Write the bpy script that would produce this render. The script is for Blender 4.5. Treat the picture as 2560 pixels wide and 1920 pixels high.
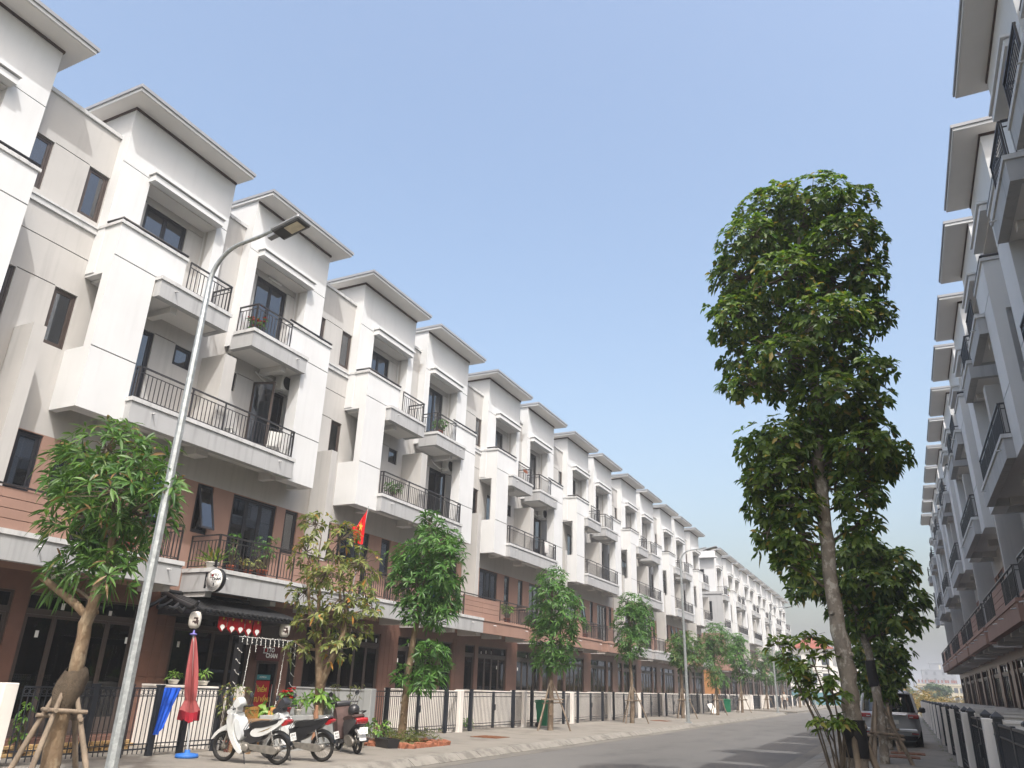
import bpy, math, random
import numpy as np
from mathutils import Vector, Matrix, Euler
for o in list(bpy.data.objects): bpy.data.objects.remove(o, do_unlink=True)
sc = bpy.context.scene
col = sc.collection
rad = math.radians
# ---------------------------------------------------------------- camera
cam_d = bpy.data.cameras.new('camera'); cam = bpy.data.objects.new('camera', cam_d); col.objects.link(cam)
cam_d.sensor_width = 36; cam_d.lens = 1892.578 * 36 / 2560; cam_d.clip_start = .1; cam_d.clip_end = 9000
def cam_rot(yaw, pit, rol):
    f = Vector((-math.sin(yaw)*math.cos(pit), math.cos(yaw)*math.cos(pit), math.sin(pit)))
    r = Vector((math.cos(yaw), math.sin(yaw), 0)); u = r.cross(f)
    r2 = r*math.cos(rol) + u*math.sin(rol); u2 = u*math.cos(rol) - r*math.sin(rol)
    return Matrix((r2, u2, -f)).transposed()
cam.matrix_world = Matrix.Translation((0, 0, 1.667)) @ cam_rot(.462029, .377447, .033462).to_4x4()
sc.camera = cam
# ---------------------------------------------------------------- sky, sun, exposure
SUN = Vector((.49, -.52, 1.0)).normalized()            # towards the sun
elev = math.asin(SUN.z)
w = bpy.data.worlds.new('World'); sc.world = w; w.use_nodes = True
nt = w.node_tree; bg = nt.nodes['Background']; sky = nt.nodes.new('ShaderNodeTexSky')
sky.sky_type = 'NISHITA'; sky.sun_disc = False; sky.sun_elevation = elev
sky.sun_rotation = math.atan2(SUN.x, SUN.y)
sky.altitude = 0; sky.air_density = 1.4; sky.dust_density = 6.8; sky.ozone_density = 1.4
nt.links.new(sky.outputs[0], bg.inputs[0]); bg.inputs[1].default_value = .15
sd = bpy.data.lights.new('sun', 'SUN'); sd.energy = 2.0; sd.angle = rad(.6); sd.color = (1, .995, .985)
so = bpy.data.objects.new('sun', sd); col.objects.link(so); so.location = SUN*60
so.rotation_euler = (-SUN).to_track_quat('-Z', 'Y').to_euler()
vs = sc.view_settings; vs.view_transform = 'Standard'; vs.look = 'None'; vs.gamma = 1; vs.use_curve_mapping = False
vs.exposure = 1.0
# ---------------------------------------------------------------- helpers
def lin(c):
    return tuple(((v/255)/12.92 if v/255 <= .04045 else ((v/255+.055)/1.055)**2.4) for v in c)
MATS = {}
def M(name, c, rough=.8, var=.06, scale=1.5, bump=0, bscale=60, streak=0, metal=0, spec=.3, c2=None, c2s=3, c2t=(.5, .62), trans=0, stretch=None):
    """c: linear albedo triple.  var: large soft variation, streak: vertical grime, c2: second colour in patches"""
    m = bpy.data.materials.new(name); m.use_nodes = True; MATS[name] = m
    n = m.node_tree.nodes; l = m.node_tree.links; b = n['Principled BSDF']
    b.inputs['Roughness'].default_value = rough; b.inputs['Metallic'].default_value = metal
    b.inputs['Specular IOR Level'].default_value = spec
    geo = n.new('ShaderNodeNewGeometry')
    def noise(sc_, det=4, vec=None, ro=.55):
        t = n.new('ShaderNodeTexNoise'); t.inputs['Scale'].default_value = sc_; t.inputs['Detail'].default_value = det
        t.inputs['Roughness'].default_value = ro
        l.new(vec if vec else geo.outputs['Position'], t.inputs['Vector']); return t
    def mapr(sock, a, b_, c_, d):
        r = n.new('ShaderNodeMapRange'); l.new(sock, r.inputs[0])
        for i, v in enumerate((a, b_, c_, d)): r.inputs[i+1].default_value = v
        return r.outputs[0]
    pos = geo.outputs['Position']
    if stretch:
        vm = n.new('ShaderNodeVectorMath'); vm.operation = 'MULTIPLY'; vm.inputs[1].default_value = stretch
        l.new(pos, vm.inputs[0]); pos = vm.outputs[0]
    rgb = n.new('ShaderNodeRGB'); rgb.outputs[0].default_value = (*c, 1); cur = rgb.outputs[0]
    def mul(cur, fac):
        x = n.new('ShaderNodeMix'); x.data_type = 'RGBA'; x.blend_type = 'MULTIPLY'; x.inputs[0].default_value = 1
        l.new(cur, x.inputs[6])
        g = n.new('ShaderNodeCombineColor')
        for i in range(3): l.new(fac, g.inputs[i])
        l.new(g.outputs[0], x.inputs[7]); return x.outputs[2]
    if c2:
        x = n.new('ShaderNodeMix'); x.data_type = 'RGBA'; l.new(mapr(noise(c2s, 6, pos, .65).outputs[0], c2t[0], c2t[1], 0, 1), x.inputs[0])
        l.new(cur, x.inputs[6]); x.inputs[7].default_value = (*c2, 1); cur = x.outputs[2]
    if var: cur = mul(cur, mapr(noise(scale, 5, pos).outputs[0], .3, .7, 1-var, 1+var))
    if streak:
        vm = n.new('ShaderNodeVectorMath'); vm.operation = 'MULTIPLY'; vm.inputs[1].default_value = (5, 5, .35)
        l.new(geo.outputs['Position'], vm.inputs[0])
        cur = mul(cur, mapr(noise(1.2, 5, vm.outputs[0]).outputs[0], .5, .75, 1, 1-streak))
    l.new(cur, b.inputs['Base Color'])
    if bump:
        bp = n.new('ShaderNodeBump'); bp.inputs['Strength'].default_value = bump; bp.inputs['Distance'].default_value = .02
        l.new(noise(bscale, 3, pos).outputs[0], bp.inputs['Height']); l.new(bp.outputs[0], b.inputs['Normal'])
    return m
def leafM(name, c, c2, c3=None, p3=.06, tr=.35, rough=.42):
    """leaf colours vary from leaf to leaf (each leaf is its own mesh island)"""
    m = bpy.data.materials.new(name); m.use_nodes = True; MATS[name] = m
    n = m.node_tree.nodes; l = m.node_tree.links; b = n['Principled BSDF']
    g = n.new('ShaderNodeNewGeometry'); r = n.new('ShaderNodeValToRGB'); l.new(g.outputs['Random Per Island'], r.inputs[0])
    e = r.color_ramp.elements; e[0].position = 0; e[0].color = (*c, 1); e[1].position = 1-p3-.03 if c3 else 1; e[1].color = (*c2, 1)
    if c3: q = e.new(1-p3); q.color = (*c3, 1)
    t = n.new('ShaderNodeBsdfTranslucent'); x = n.new('ShaderNodeMixShader'); x.inputs[0].default_value = tr
    hv = n.new('ShaderNodeMix'); hv.data_type = 'RGBA'; hv.blend_type = 'MULTIPLY'; hv.inputs[0].default_value = 1; hv.inputs[7].default_value = (1.5, 1.6, .7, 1)
    l.new(r.outputs[0], hv.inputs[6]); l.new(hv.outputs[2], t.inputs[0])
    l.new(r.outputs[0], b.inputs['Base Color']); b.inputs['Roughness'].default_value = rough; b.inputs['Specular IOR Level'].default_value = .4
    l.new(b.outputs[0], x.inputs[1]); l.new(t.outputs[0], x.inputs[2]); l.new(x.outputs[0], n['Material Output'].inputs[0])
    return m
def glassM(name, tint, ior=1.55, boost=.0):
    m = bpy.data.materials.new(name); m.use_nodes = True; MATS[name] = m
    n = m.node_tree.nodes; l = m.node_tree.links; n.remove(n['Principled BSDF'])
    t = n.new('ShaderNodeBsdfTransparent'); t.inputs[0].default_value = (*tint, 1)
    g = n.new('ShaderNodeBsdfGlossy'); g.inputs[0].default_value = (.92, .95, 1, 1); g.inputs['Roughness'].default_value = .015
    f = n.new('ShaderNodeFresnel'); f.inputs[0].default_value = ior
    a = n.new('ShaderNodeMath'); a.operation = 'ADD'; a.use_clamp = True; a.inputs[1].default_value = boost; l.new(f.outputs[0], a.inputs[0])
    x = n.new('ShaderNodeMixShader'); l.new(a.outputs[0], x.inputs[0]); l.new(t.outputs[0], x.inputs[1]); l.new(g.outputs[0], x.inputs[2])
    l.new(x.outputs[0], n['Material Output'].inputs[0]); return m
class MB:
    """collects faces; build() makes ONE mesh"""
    def __init__(s, sy=1): s.v = []; s.f = []; s.m = []; s.sm = []; s.sy = sy; s.cm = 0
    def add(s, vs, fs, smooth=False):
        k = len(s.v)
        s.v += [(a, b*s.sy, c) for a, b, c in vs]
        for f in fs:
            g = [k+i for i in f]
            s.f.append(g[::-1] if s.sy < 0 else g); s.m.append(s.cm); s.sm.append(smooth)
    def box(s, x0, x1, y0, y1, z0, z1):
        if x0 > x1: x0, x1 = x1, x0
        if y0 > y1: y0, y1 = y1, y0
        s.add([(x0,y0,z0),(x1,y0,z0),(x1,y1,z0),(x0,y1,z0),(x0,y0,z1),(x1,y0,z1),(x1,y1,z1),(x0,y1,z1)],
              [(0,3,2,1),(4,5,6,7),(0,1,5,4),(1,2,6,5),(2,3,7,6),(3,0,4,7)])
        return s
    def bbox(s, x0, x1, y0, y1, z0, z1, b=.01):
        """box with chamfered vertical+horizontal edges"""
        X = ((x0, x0+b), (x1, x1-b)); Y = ((y0, y0+b), (y1, y1-b)); Z = ((z0, z0+b), (z1, z1-b))
        vs = []; idx = {}
        for i in (0, 1):
            for j in (0, 1):
                for k in (0, 1):
                    for a, p in enumerate(((X[i][0], Y[j][1], Z[k][1]), (X[i][1], Y[j][0], Z[k][1]), (X[i][1], Y[j][1], Z[k][0]))):
                        idx[i, j, k, a] = len(vs); vs.append(p)
        g = lambda i, j, k, a: idx[i, j, k, a]
        F = [[g(0,0,0,0), g(0,0,1,0), g(0,1,1,0), g(0,1,0,0)], [g(1,0,0,0), g(1,1,0,0), g(1,1,1,0), g(1,0,1,0)],
             [g(0,0,0,1), g(1,0,0,1), g(1,0,1,1), g(0,0,1,1)], [g(0,1,0,1), g(0,1,1,1), g(1,1,1,1), g(1,1,0,1)],
             [g(0,0,0,2), g(0,1,0,2), g(1,1,0,2), g(1,0,0,2)], [g(0,0,1,2), g(1,0,1,2), g(1,1,1,2), g(0,1,1,2)]]
        for i in (0, 1):
            for j in (0, 1):
                F.append([g(i,j,0,0), g(i,j,0,1), g(i,j,1,1), g(i,j,1,0)] if (i+j) % 2 == 0 else [g(i,j,0,0), g(i,j,1,0), g(i,j,1,1), g(i,j,0,1)])
                F.append([g(i,0,j,0), g(i,0,j,2), g(i,1,j,2), g(i,1,j,0)][::(-1 if (i+j) % 2 else 1)][::-1])
                F.append([g(0,i,j,1), g(0,i,j,2), g(1,i,j,2), g(1,i,j,1)][::(1 if (i+j) % 2 else -1)][::-1])
                for k in (0, 1): F.append([g(i,j,k,0), g(i,j,k,1), g(i,j,k,2)][::(1 if (i+j+k) % 2 else -1)])
        s.add(vs, F); return s
    def tube(s, pts, r, n=8, cap=True, smooth=True, flat=1.0):
        pts = [Vector(p) for p in pts]; rs = r if isinstance(r, (list, tuple)) else [r]*len(pts)
        vs = []; fs = []; up = Vector((0, 0, 1)); prev = None
        for i, p in enumerate(pts):
            d = (pts[min(i+1, len(pts)-1)] - pts[max(i-1, 0)]).normalized()
            if prev is None:
                a = d.cross(up)
                if a.length < .05: a = d.cross(Vector((1, 0, 0)))
            else: a = prev - d*prev.dot(d)
            a.normalize(); prev = a; b = d.cross(a)
            for k in range(n):
                t = 2*math.pi*(k+.5)/n; vs.append(tuple(p + a*math.cos(t)*rs[i] + b*math.sin(t)*rs[i]*flat))
        for i in range(len(pts)-1):
            for k in range(n): fs.append((i*n+k, i*n+(k+1) % n, (i+1)*n+(k+1) % n, (i+1)*n+k))
        s.add(vs, fs, smooth)
        if cap: s.add([vs[k] for k in range(n)], [tuple(range(n))[::-1]]); s.add([vs[-n+k] for k in range(n)], [tuple(range(n))])
        return s
    def lathe(s, prof, n=16, c=(0, 0, 0), axis='z', smooth=True):
        vs = []; fs = []; m = len(prof)
        for r, h in prof:
            for k in range(n):
                t = 2*math.pi*k/n; a, b = r*math.cos(t), r*math.sin(t)
                vs.append((c[0]+a, c[1]+b, c[2]+h) if axis == 'z' else (c[0]+b, c[1]+h, c[2]+a) if axis == 'y' else (c[0]+h, c[1]+a, c[2]+b))
        for i in range(m-1):
            for k in range(n): fs.append((i*n+k, i*n+(k+1) % n, (i+1)*n+(k+1) % n, (i+1)*n+k))
        s.add(vs, fs, smooth); return s
    def torus(s, R, r, c=(0, 0, 0), axis='y', n=28, k=8, arc=None):
        prof = []
        for j in range(k+1): t = 2*math.pi*j/k; prof.append((R + r*math.cos(t), r*math.sin(t)))
        return s.lathe(prof, n, c, axis)
    def prism(s, poly, y0, y1, inset=0, smooth=False):
        """side profile (x,z) polygon extruded in y, optional chamfer"""
        n = len(poly); cx = sum(p[0] for p in poly)/n; cz = sum(p[1] for p in poly)/n
        ins = [(x+(cx-x)*inset, z+(cz-z)*inset) for x, z in poly]; b = abs(y1-y0)*.18 if inset else 0
        L = [(ins, y0), (poly, y0+b), (poly, y1-b), (ins, y1)] if inset else [(poly, y0), (poly, y1)]
        vs = [(x, y, z) for pl, y in L for x, z in pl]; fs = []
        for i in range(len(L)-1):
            for k in range(n): fs.append((i*n+k, i*n+(k+1) % n, (i+1)*n+(k+1) % n, (i+1)*n+k))
        s.add(vs, fs, smooth); s.add([vs[k] for k in range(n)], [tuple(range(n))[::-1]]); s.add([vs[-n+k] for k in range(n)], [tuple(range(n))])
        return s
    def wall(s, x, y0, y1, z0, z1, holes=(), depth=.1, grooves=()):
        """wall facing +x with real openings (reveals) and grooves"""
        H = [(a, b, c, d, depth, False) for a, b, c, d in holes] + [(a, b, c, d, .03, True) for a, b, c, d in grooves]
        ys = sorted({y0, y1, *[h[0] for h in H], *[h[1] for h in H]}); zs = sorted({z0, z1, *[h[2] for h in H], *[h[3] for h in H]})
        ys = [y for y in ys if y0-1e-6 <= y <= y1+1e-6]; zs = [z for z in zs if z0-1e-6 <= z <= z1+1e-6]
        for i in range(len(ys)-1):
            for j in range(len(zs)-1):
                cy, cz = (ys[i]+ys[i+1])/2, (zs[j]+zs[j+1])/2
                if any(h[0] < cy < h[1] and h[2] < cz < h[3] for h in H): continue
                s.add([(x, ys[i], zs[j]), (x, ys[i+1], zs[j]), (x, ys[i+1], zs[j+1]), (x, ys[i], zs[j+1])], [(0, 1, 2, 3)])
        for a, b, c, d, dp, gr in H:
            X = x-dp
            s.add([(x,a,c),(x,b,c),(x,b,d),(x,a,d),(X,a,c),(X,b,c),(X,b,d),(X,a,d)], [(0,4,5,1),(1,5,6,2),(2,6,7,3),(3,7,4,0)])
            if gr:
                o = s.cm; s.cm = 1; s.add([(X,a,c),(X,b,c),(X,b,d),(X,a,d)], [(0,1,2,3)]); s.cm = o
        return s
    def mesh(s, name, *mats):
        me = bpy.data.meshes.new(name); me.from_pydata(s.v, [], s.f)
        for m in mats: me.materials.append(MATS[m] if isinstance(m, str) else m)
        me.polygons.foreach_set('material_index', s.m); me.polygons.foreach_set('use_smooth', s.sm); me.update(); return me
    def build(s, name, mat, parent=None, **kw):
        return ob(name, s.mesh(name, *(mat if isinstance(mat, (list, tuple)) else (mat,))), parent, **kw)
def ob(name, data, parent=None, loc=None, rot=None, scl=None):
    o = bpy.data.objects.new(name, data); col.objects.link(o)
    if parent: o.parent = parent
    if loc is not None: o.location = loc
    if rot is not None: o.rotation_euler = rot
    if scl is not None: o.scale = scl
    return o
def tag(o, label, cat, group=None):
    o['label'] = label; o['category'] = cat
    if group: o['group'] = group
    return o
def thing(name, label, cat, loc=(0, 0, 0), rz=0, group=None):
    return tag(ob(name, None, None, loc, (0, 0, rz)), label, cat, group)
def struct(name, mb, mat): o = mb.build(name, mat); o['kind'] = 'structure'; return o
def text_mesh(s, size, mat, ext=.002, bold=0, align='CENTER'):
    c = bpy.data.curves.new('t', 'FONT'); c.body = s; c.size = size; c.extrude = ext; c.offset = bold; c.align_x = align; c.align_y = 'CENTER'; c.resolution_u = 3
    o = bpy.data.objects.new('t', c); col.objects.link(o); dg = bpy.context.evaluated_depsgraph_get(); dg.update()
    me = bpy.data.meshes.new_from_object(o.evaluated_get(dg)); bpy.data.objects.remove(o); bpy.data.curves.remove(c)
    me.name = 'lettering'; me.materials.clear(); me.materials.append(MATS[mat]); return me
FACE = (rad(90), 0, rad(90))      # lettering that faces the street from the left row (+x)
ORD = ['first', 'second', 'third', 'fourth', 'fifth', 'sixth', 'seventh', 'eighth', 'ninth', 'tenth', 'eleventh', 'twelfth', 'thirteenth', 'fourteenth']
# ---------------------------------------------------------------- materials
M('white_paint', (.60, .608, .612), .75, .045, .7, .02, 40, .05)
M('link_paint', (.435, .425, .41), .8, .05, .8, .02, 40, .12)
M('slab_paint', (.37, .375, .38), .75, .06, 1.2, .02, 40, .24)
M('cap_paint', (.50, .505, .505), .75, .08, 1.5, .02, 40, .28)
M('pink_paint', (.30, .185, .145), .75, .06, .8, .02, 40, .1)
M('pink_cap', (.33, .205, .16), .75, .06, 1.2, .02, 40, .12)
M('brown_tile', (.145, .075, .056), .38, .12, 2.5, 0, 60, .1, spec=.5)
M('soffit', (.60, .59, .575), .8, .04, 1)
M('roof_cap', (.27, .28, .30), .5, .08, 2)
M('trim_brown', (.055, .035, .03), .6, .08, 3)
M('joint', (.10, .095, .09), .9)
M('roof_deck', (.35, .34, .33), .9, .1, 1)
M('frame_brown', (.062, .048, .043), .4, .1, 4, spec=.4)
M('frame_dark', (.022, .022, .027), .4, .1, 4, spec=.4)
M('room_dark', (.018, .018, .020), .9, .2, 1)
M('curtain', (.42, .41, .40), .9, .15, 6, stretch=(6, 6, .3))
M('sticker', (.72, .72, .70), .7, .03)
M('rail_metal', (.026, .024, .026), .4, .1, 5, spec=.5)
M('fence_metal', (.022, .026, .034), .42, .15, 3, spec=.5)
M('galvanised', (.36, .385, .39), .42, .16, 9, .15, 40, .12, metal=.55, c2=(.46, .49, .49), c2s=14)
M('asphalt', (.128, .122, .113), .92, .14, .3, .35, 90, 0, c2=(.098, .094, .088), c2s=.9, c2t=(.5, .68), stretch=(1, .35, 1))
M('concrete', (.215, .197, .170), .9, .09, .5, .25, 70, 0, c2=(.150, .136, .116), c2s=1.1, c2t=(.5, .68))
M('kerb_stone', (.225, .21, .183), .88, .12, 2, .3, 50, .1, c2=(.15, .138, .12), c2s=3)
M('soil', (.17, .125, .075), .95, .25, 3, .6, 25, c2=(.10, .085, .045), c2s=6)
M('field', (.13, .105, .06), .95, .3, .05, 0, c2=(.06, .075, .03), c2s=.3)
M('bark_mango', (.175, .122, .075), .9, .28, 5, 1.0, 24, c2=(.25, .195, .13), c2s=7, stretch=(1, 1, .5))
M('bark_dark', (.13, .095, .065), .92, .25, 6, .9, 30, c2=(.20, .16, .12), c2s=8, stretch=(1, 1, .5))
M('bark_grey', (.23, .20, .165), .92, .3, 6, 1.0, 26, c2=(.40, .37, .32), c2s=9, c2t=(.52, .6), stretch=(1, 1, .7))
M('bark_thin', (.20, .16, .12), .9, .25, 8, .6, 40)
M('twig', (.12, .095, .07), .9, .2, 8)
M('stake_wood', (.22, .175, .13), .85, .3, 7, .6, 30, stretch=(1, 1, .3), c2=(.16, .12, .09), c2s=6)
M('burlap', (.105, .08, .055), .95, .35, 9, 1.0, 60, c2=(.06, .045, .032), c2s=9)
M('tape_black', (.018, .018, .02), .55, .2, 6)
leafM('leaf_mango', (.034, .092, .02), (.095, .185, .035), (.20, .12, .05), .04, .3)
leafM('leaf_mango_b', (.035, .105, .022), (.09, .20, .035), None, 0, .3)
leafM('leaf_big', (.030, .08, .016), (.15, .22, .034), (.26, .20, .04), .035, .4)
leafM('leaf_yellow', (.085, .135, .035), (.235, .24, .075), (.42, .20, .05), .035, .35)
leafM('leaf_shrub', (.06, .125, .02), (.18, .24, .04), (.25, .19, .04), .05, .35)
leafM('leaf_pot', (.06, .16, .03), (.20, .33, .06), None, 0, .3)
leafM('leaf_red', (.30, .012, .012), (.50, .02, .02), None, 0, .3)
leafM('leaf_far', (.035, .07, .03), (.08, .12, .045), None, 0, .2)
leafM('leaf_dry', (.17, .12, .05), (.30, .21, .09), (.10, .11, .03), .2, .3)
leafM('grass_blade', (.06, .10, .025), (.16, .17, .05), None, 0, .3)
glassM('glass', (.42, .47, .53), 1.6, .10)
glassM('glass_dark', (.16, .17, .19), 1.5, .0)
# ---------------------------------------------------------------- ground, road, pavements
XL0, XR0, HY, PER = -13.47, 1.03, 13.78, 10.09     # fence lines, first party wall, length of a pair
g_ = MB(); g_.add([(-1400,-30,-.10),(1400,-30,-.10),(1400,1450,-.10),(-1400,1450,-.10)], [(0,1,2,3)]); struct('ground', g_, 'field')
def sheet(name, x0, x1, y0, y1, z, mat, nx=1, ny=1):
    m = MB(); m.box(x0, x1, y0, y1, z-.12, z); return struct(name, m, mat)
sheet('road', -9.42, -2.62, -12, 420, 0, 'asphalt')
M('gutter', (.16, .148, .128), .9, .15, .6, .2, 60, 0, c2=(.11, .10, .088), c2s=1.6, c2t=(.5, .7), stretch=(1, .3, 1))
sheet('gutter', -9.418, -9.02, -12, 420, .004, 'gutter'); sheet('gutter', -3.0, -2.622, -12, 420, .004, 'gutter')
sheet('side_street', -60, -9.42, 74.6, 80.4, -.004, 'asphalt')
sheet('pavement', -13.60, -9.72, -12, 74.4, .135, 'joint')
pav = ob('pavement_bays', None); pav['kind'] = 'structure'
rnd = random.Random(6)
for k in range(21):
    m = MB(); m.bbox(-13.59, -9.727, -9.2+k*4+.006, -5.2+k*4-.006, .05, .15, .004); m.build('pavement_slab', 'concrete', pav, loc=(0, 0, rnd.uniform(-.002, .002)))
for k in range(14):
    m = MB(); m.bbox(-1.995, .94, -7+k*4+.006, -3+k*4-.006, .05, .151, .004); m.build('pavement_slab', 'concrete', pav, loc=(0, 0, rnd.uniform(-.002, .002)))
sheet('pavement', -13.60, -9.72, 80.6, 420, .15, 'concrete')
sheet('pavement', -2.00, .95, -12, 49, .135, 'joint'); sheet('pavement', -2.00, .95, 49.01, 180, .15, 'concrete')
sheet('front_yard', -16.6, -13.60, -12, 74.4, .13, 'concrete')
sheet('front_yard', -16.6, -13.60, 80.6, 140, .13, 'concrete')
sheet('front_yard', .95, 4.2, -12, 74.4, .13, 'concrete')
kerb = ob('kerb', None); kerb['kind'] = 'structure'
def kerbstone(x_road, x_top):
    m = MB(); a, b = x_road, x_top; s = .985
    pts = [(a, 0, -.08), (a, 0, .015), (a+(b-a)*.62, 0, .135), (b, 0, .153), (b, 0, -.08)]
    vs = [(x, y, z) for y in (0, s) for x, _, z in pts]; n = 5
    fs = [tuple(range(5)), tuple(range(9, 4, -1))] + [(i, n+i, n+(i+1) % n, (i+1) % n) for i in range(n)]
    if b < a: fs = [f[::-1] for f in fs]
    m.add(vs, fs); return m.mesh('kerbstone', 'kerb_stone')
kl, kr = kerbstone(-9.42, -9.72), kerbstone(-2.62, -2.0)
rnd = random.Random(5)
for k in range(62):
    ob('kerbstone', kl, kerb, (rnd.uniform(-.002, .002), 11+k, rnd.uniform(-.0015, .0015)))
for k in range(40):
    ob('kerbstone', kr, kerb, (rnd.uniform(-.002, .002), 13+k, rnd.uniform(-.0015, .0015)))
m = MB(); m.box(-9.72, -9.42, 80.6, 420, -.08, .14); m.box(-9.72, -9.42, 73, 74.4, -.08, .14); m.box(-2.62, -2.0, 53.01, 420, -.08, .14); m.box(-2.62, -2.0, -12, 12.99, -.08, .14); m.box(-9.72, -9.42, -12, 10.99, -.08, .14)
m.build('far_kerb', 'kerb_stone', kerb)
# ---------------------------------------------------------------- row houses
LINK, BAY, SLB, TOW, NIC, EAVE, FIN, HOOD = -2.98, -2.08, -1.88, -2.66, -3.15, -2.03, -2.28, -2.42
UNIT = PER/2
WIN = {  # name: u0,u1,z0,z1,plane,leaves,transom,frame
 'link4': (4.02, 4.58, 11.93, 13.28, LINK, 1, 0, 'frame_brown'), 'link3': (4.02, 4.58, 8.50, 9.90, LINK, 1, 0, 'frame_brown'),
 'door4': (1.40, 2.76, 10.92, 13.40, NIC, 2, 0, 'frame_dark'), 'door3': (1.80, 3.16, 7.56, 9.90, LINK, 2, 0, 'frame_dark'),
 'small3': (.55, 1.12, 9.33, 9.90, LINK, 1, 0, 'frame_dark'), 'a2': (.48, 1.04, 5.15, 6.46, LINK, 1, 0, 'frame_dark'),
 'door2': (1.78, 3.54, 4.16, 6.46, LINK, 3, 0, 'frame_dark'), 'b2': (3.93, 4.50, 5.15, 6.46, LINK, 1, 0, 'frame_dark'),
 'shop': (.56, 3.32, .34, 3.18, LINK, 4, 2.80, 'frame_brown'), 'side': (3.64, 4.50, .34, 3.18, LINK, 1, 2.80, 'frame_brown')}
REC = .09
def window_meshes(sy, key):
    u0, u1, z0, z1, X, nl, tr, fm = WIN[key]; x = X-REC
    f = MB(sy); p = MB(sy); r = MB(sy)
    fw = .05
    def bar(a, b, c, d, o=0, t=.05): f.box(x-.01+o, x+t+o, a, b, c, d)
    bar(u0, u0+fw, z0, z1); bar(u1-fw, u1, z0, z1); bar(u0+fw, u1-fw, z0, z0+fw); bar(u0+fw, u1-fw, z1-fw, z1)
    zt = z1-fw
    if tr: bar(u0+fw, u1-fw, tr-.06, tr+.06); zt = tr-.06
    W = (u1-u0-2*fw)/nl
    for i in range(nl):
        a = u0+fw+i*W; b = a+W; s = .055 if nl > 1 or key in ('side',) else .05
        a += .004; b -= .004; zb = z0+fw+.004; zc = zt-.004
        bot = .30 if key in ('shop', 'side') else .10 if key.startswith('door') else s
        for q in ((a, a+s, zb, zc), (b-s, b, zb, zc), (a+s, b-s, zb, zb+bot), (a+s, b-s, zc-s, zc)): bar(*q, o=.004, t=.03)
        p.box(x+.008, x+.014, a+s, b-s, zb+bot, zc-s)
        if nl > 1 and i % 2 == 0: f.box(x+.034, x+.06, b-.035, b-.012, (zb+zc)/2-.12, (zb+zc)/2+.12)
    if tr:
        n = 2 if key == 'shop' else 1; w2 = (u1-u0-2*fw)/n
        for i in range(n):
            a = u0+fw+i*w2; p.box(x+.008, x+.014, a+.004, a+w2-.02, tr+.06, z1-fw)
            if i: bar(a-.02, a+.004, tr+.06, z1-fw)
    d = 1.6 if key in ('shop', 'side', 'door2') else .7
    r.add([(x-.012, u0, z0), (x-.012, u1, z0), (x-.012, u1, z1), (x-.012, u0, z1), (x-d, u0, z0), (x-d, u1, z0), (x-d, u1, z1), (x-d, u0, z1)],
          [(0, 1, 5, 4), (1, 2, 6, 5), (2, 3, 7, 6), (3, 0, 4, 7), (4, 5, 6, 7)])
    c = MB(sy)
    k = 14; cw = (u1-u0)*(.34 if nl < 3 else .16); vs = []
    for i in range(k+1):
        uu = u1-fw-.03-cw*i/k; vs += [(x-.09+.025*math.sin(i*1.9), uu, z0+.04), (x-.09+.025*math.sin(i*1.9+.4), uu, z1-.04)]
    c.add(vs, [(2*i, 2*i+1, 2*i+3, 2*i+2) for i in range(k)], True)
    g = 'glass_dark' if key in ('shop', 'side') else 'glass'
    return dict(frame=f.mesh('window_frame', fm), pane=p.mesh('pane', g), room=r.mesh('room', 'room_dark'), curtain=c.mesh('curtain', 'curtain'))
def balusters(m, x, a, b, z0, z1, step=.125, ends=(True, True), along='y', c=0, r=.008, mid=True):
    """railing panel from a to b (along y at x, or along x at y=c)"""
    def bx(p0, p1, q0, q1, d=.02):
        if along == 'y': m.box(x-d/2, x+d/2, p0, p1, q0, q1)
        else: m.box(p0, p1, c-d/2, c+d/2, q0, q1)
    bx(a, b, z1-.035, z1, .05); bx(a, b, z0+.04, z0+.06)
    if mid: bx(a, b, z1-.16, z1-.14)
    n = max(1, round((b-a)/step))
    for i in range(n+1):
        p = a+(b-a)*i/n; e = (i == 0 and ends[0]) or (i == n and ends[1]) or (i % 9 == 0 and i < n-4)
        w = .018 if e else .008
        bx(max(a, p-w), min(b, p+w), z0-.02 if e else z0+.06, z1-.036 if e else z1-.161 if mid else z1-.036, .034 if e else .016)
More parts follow.
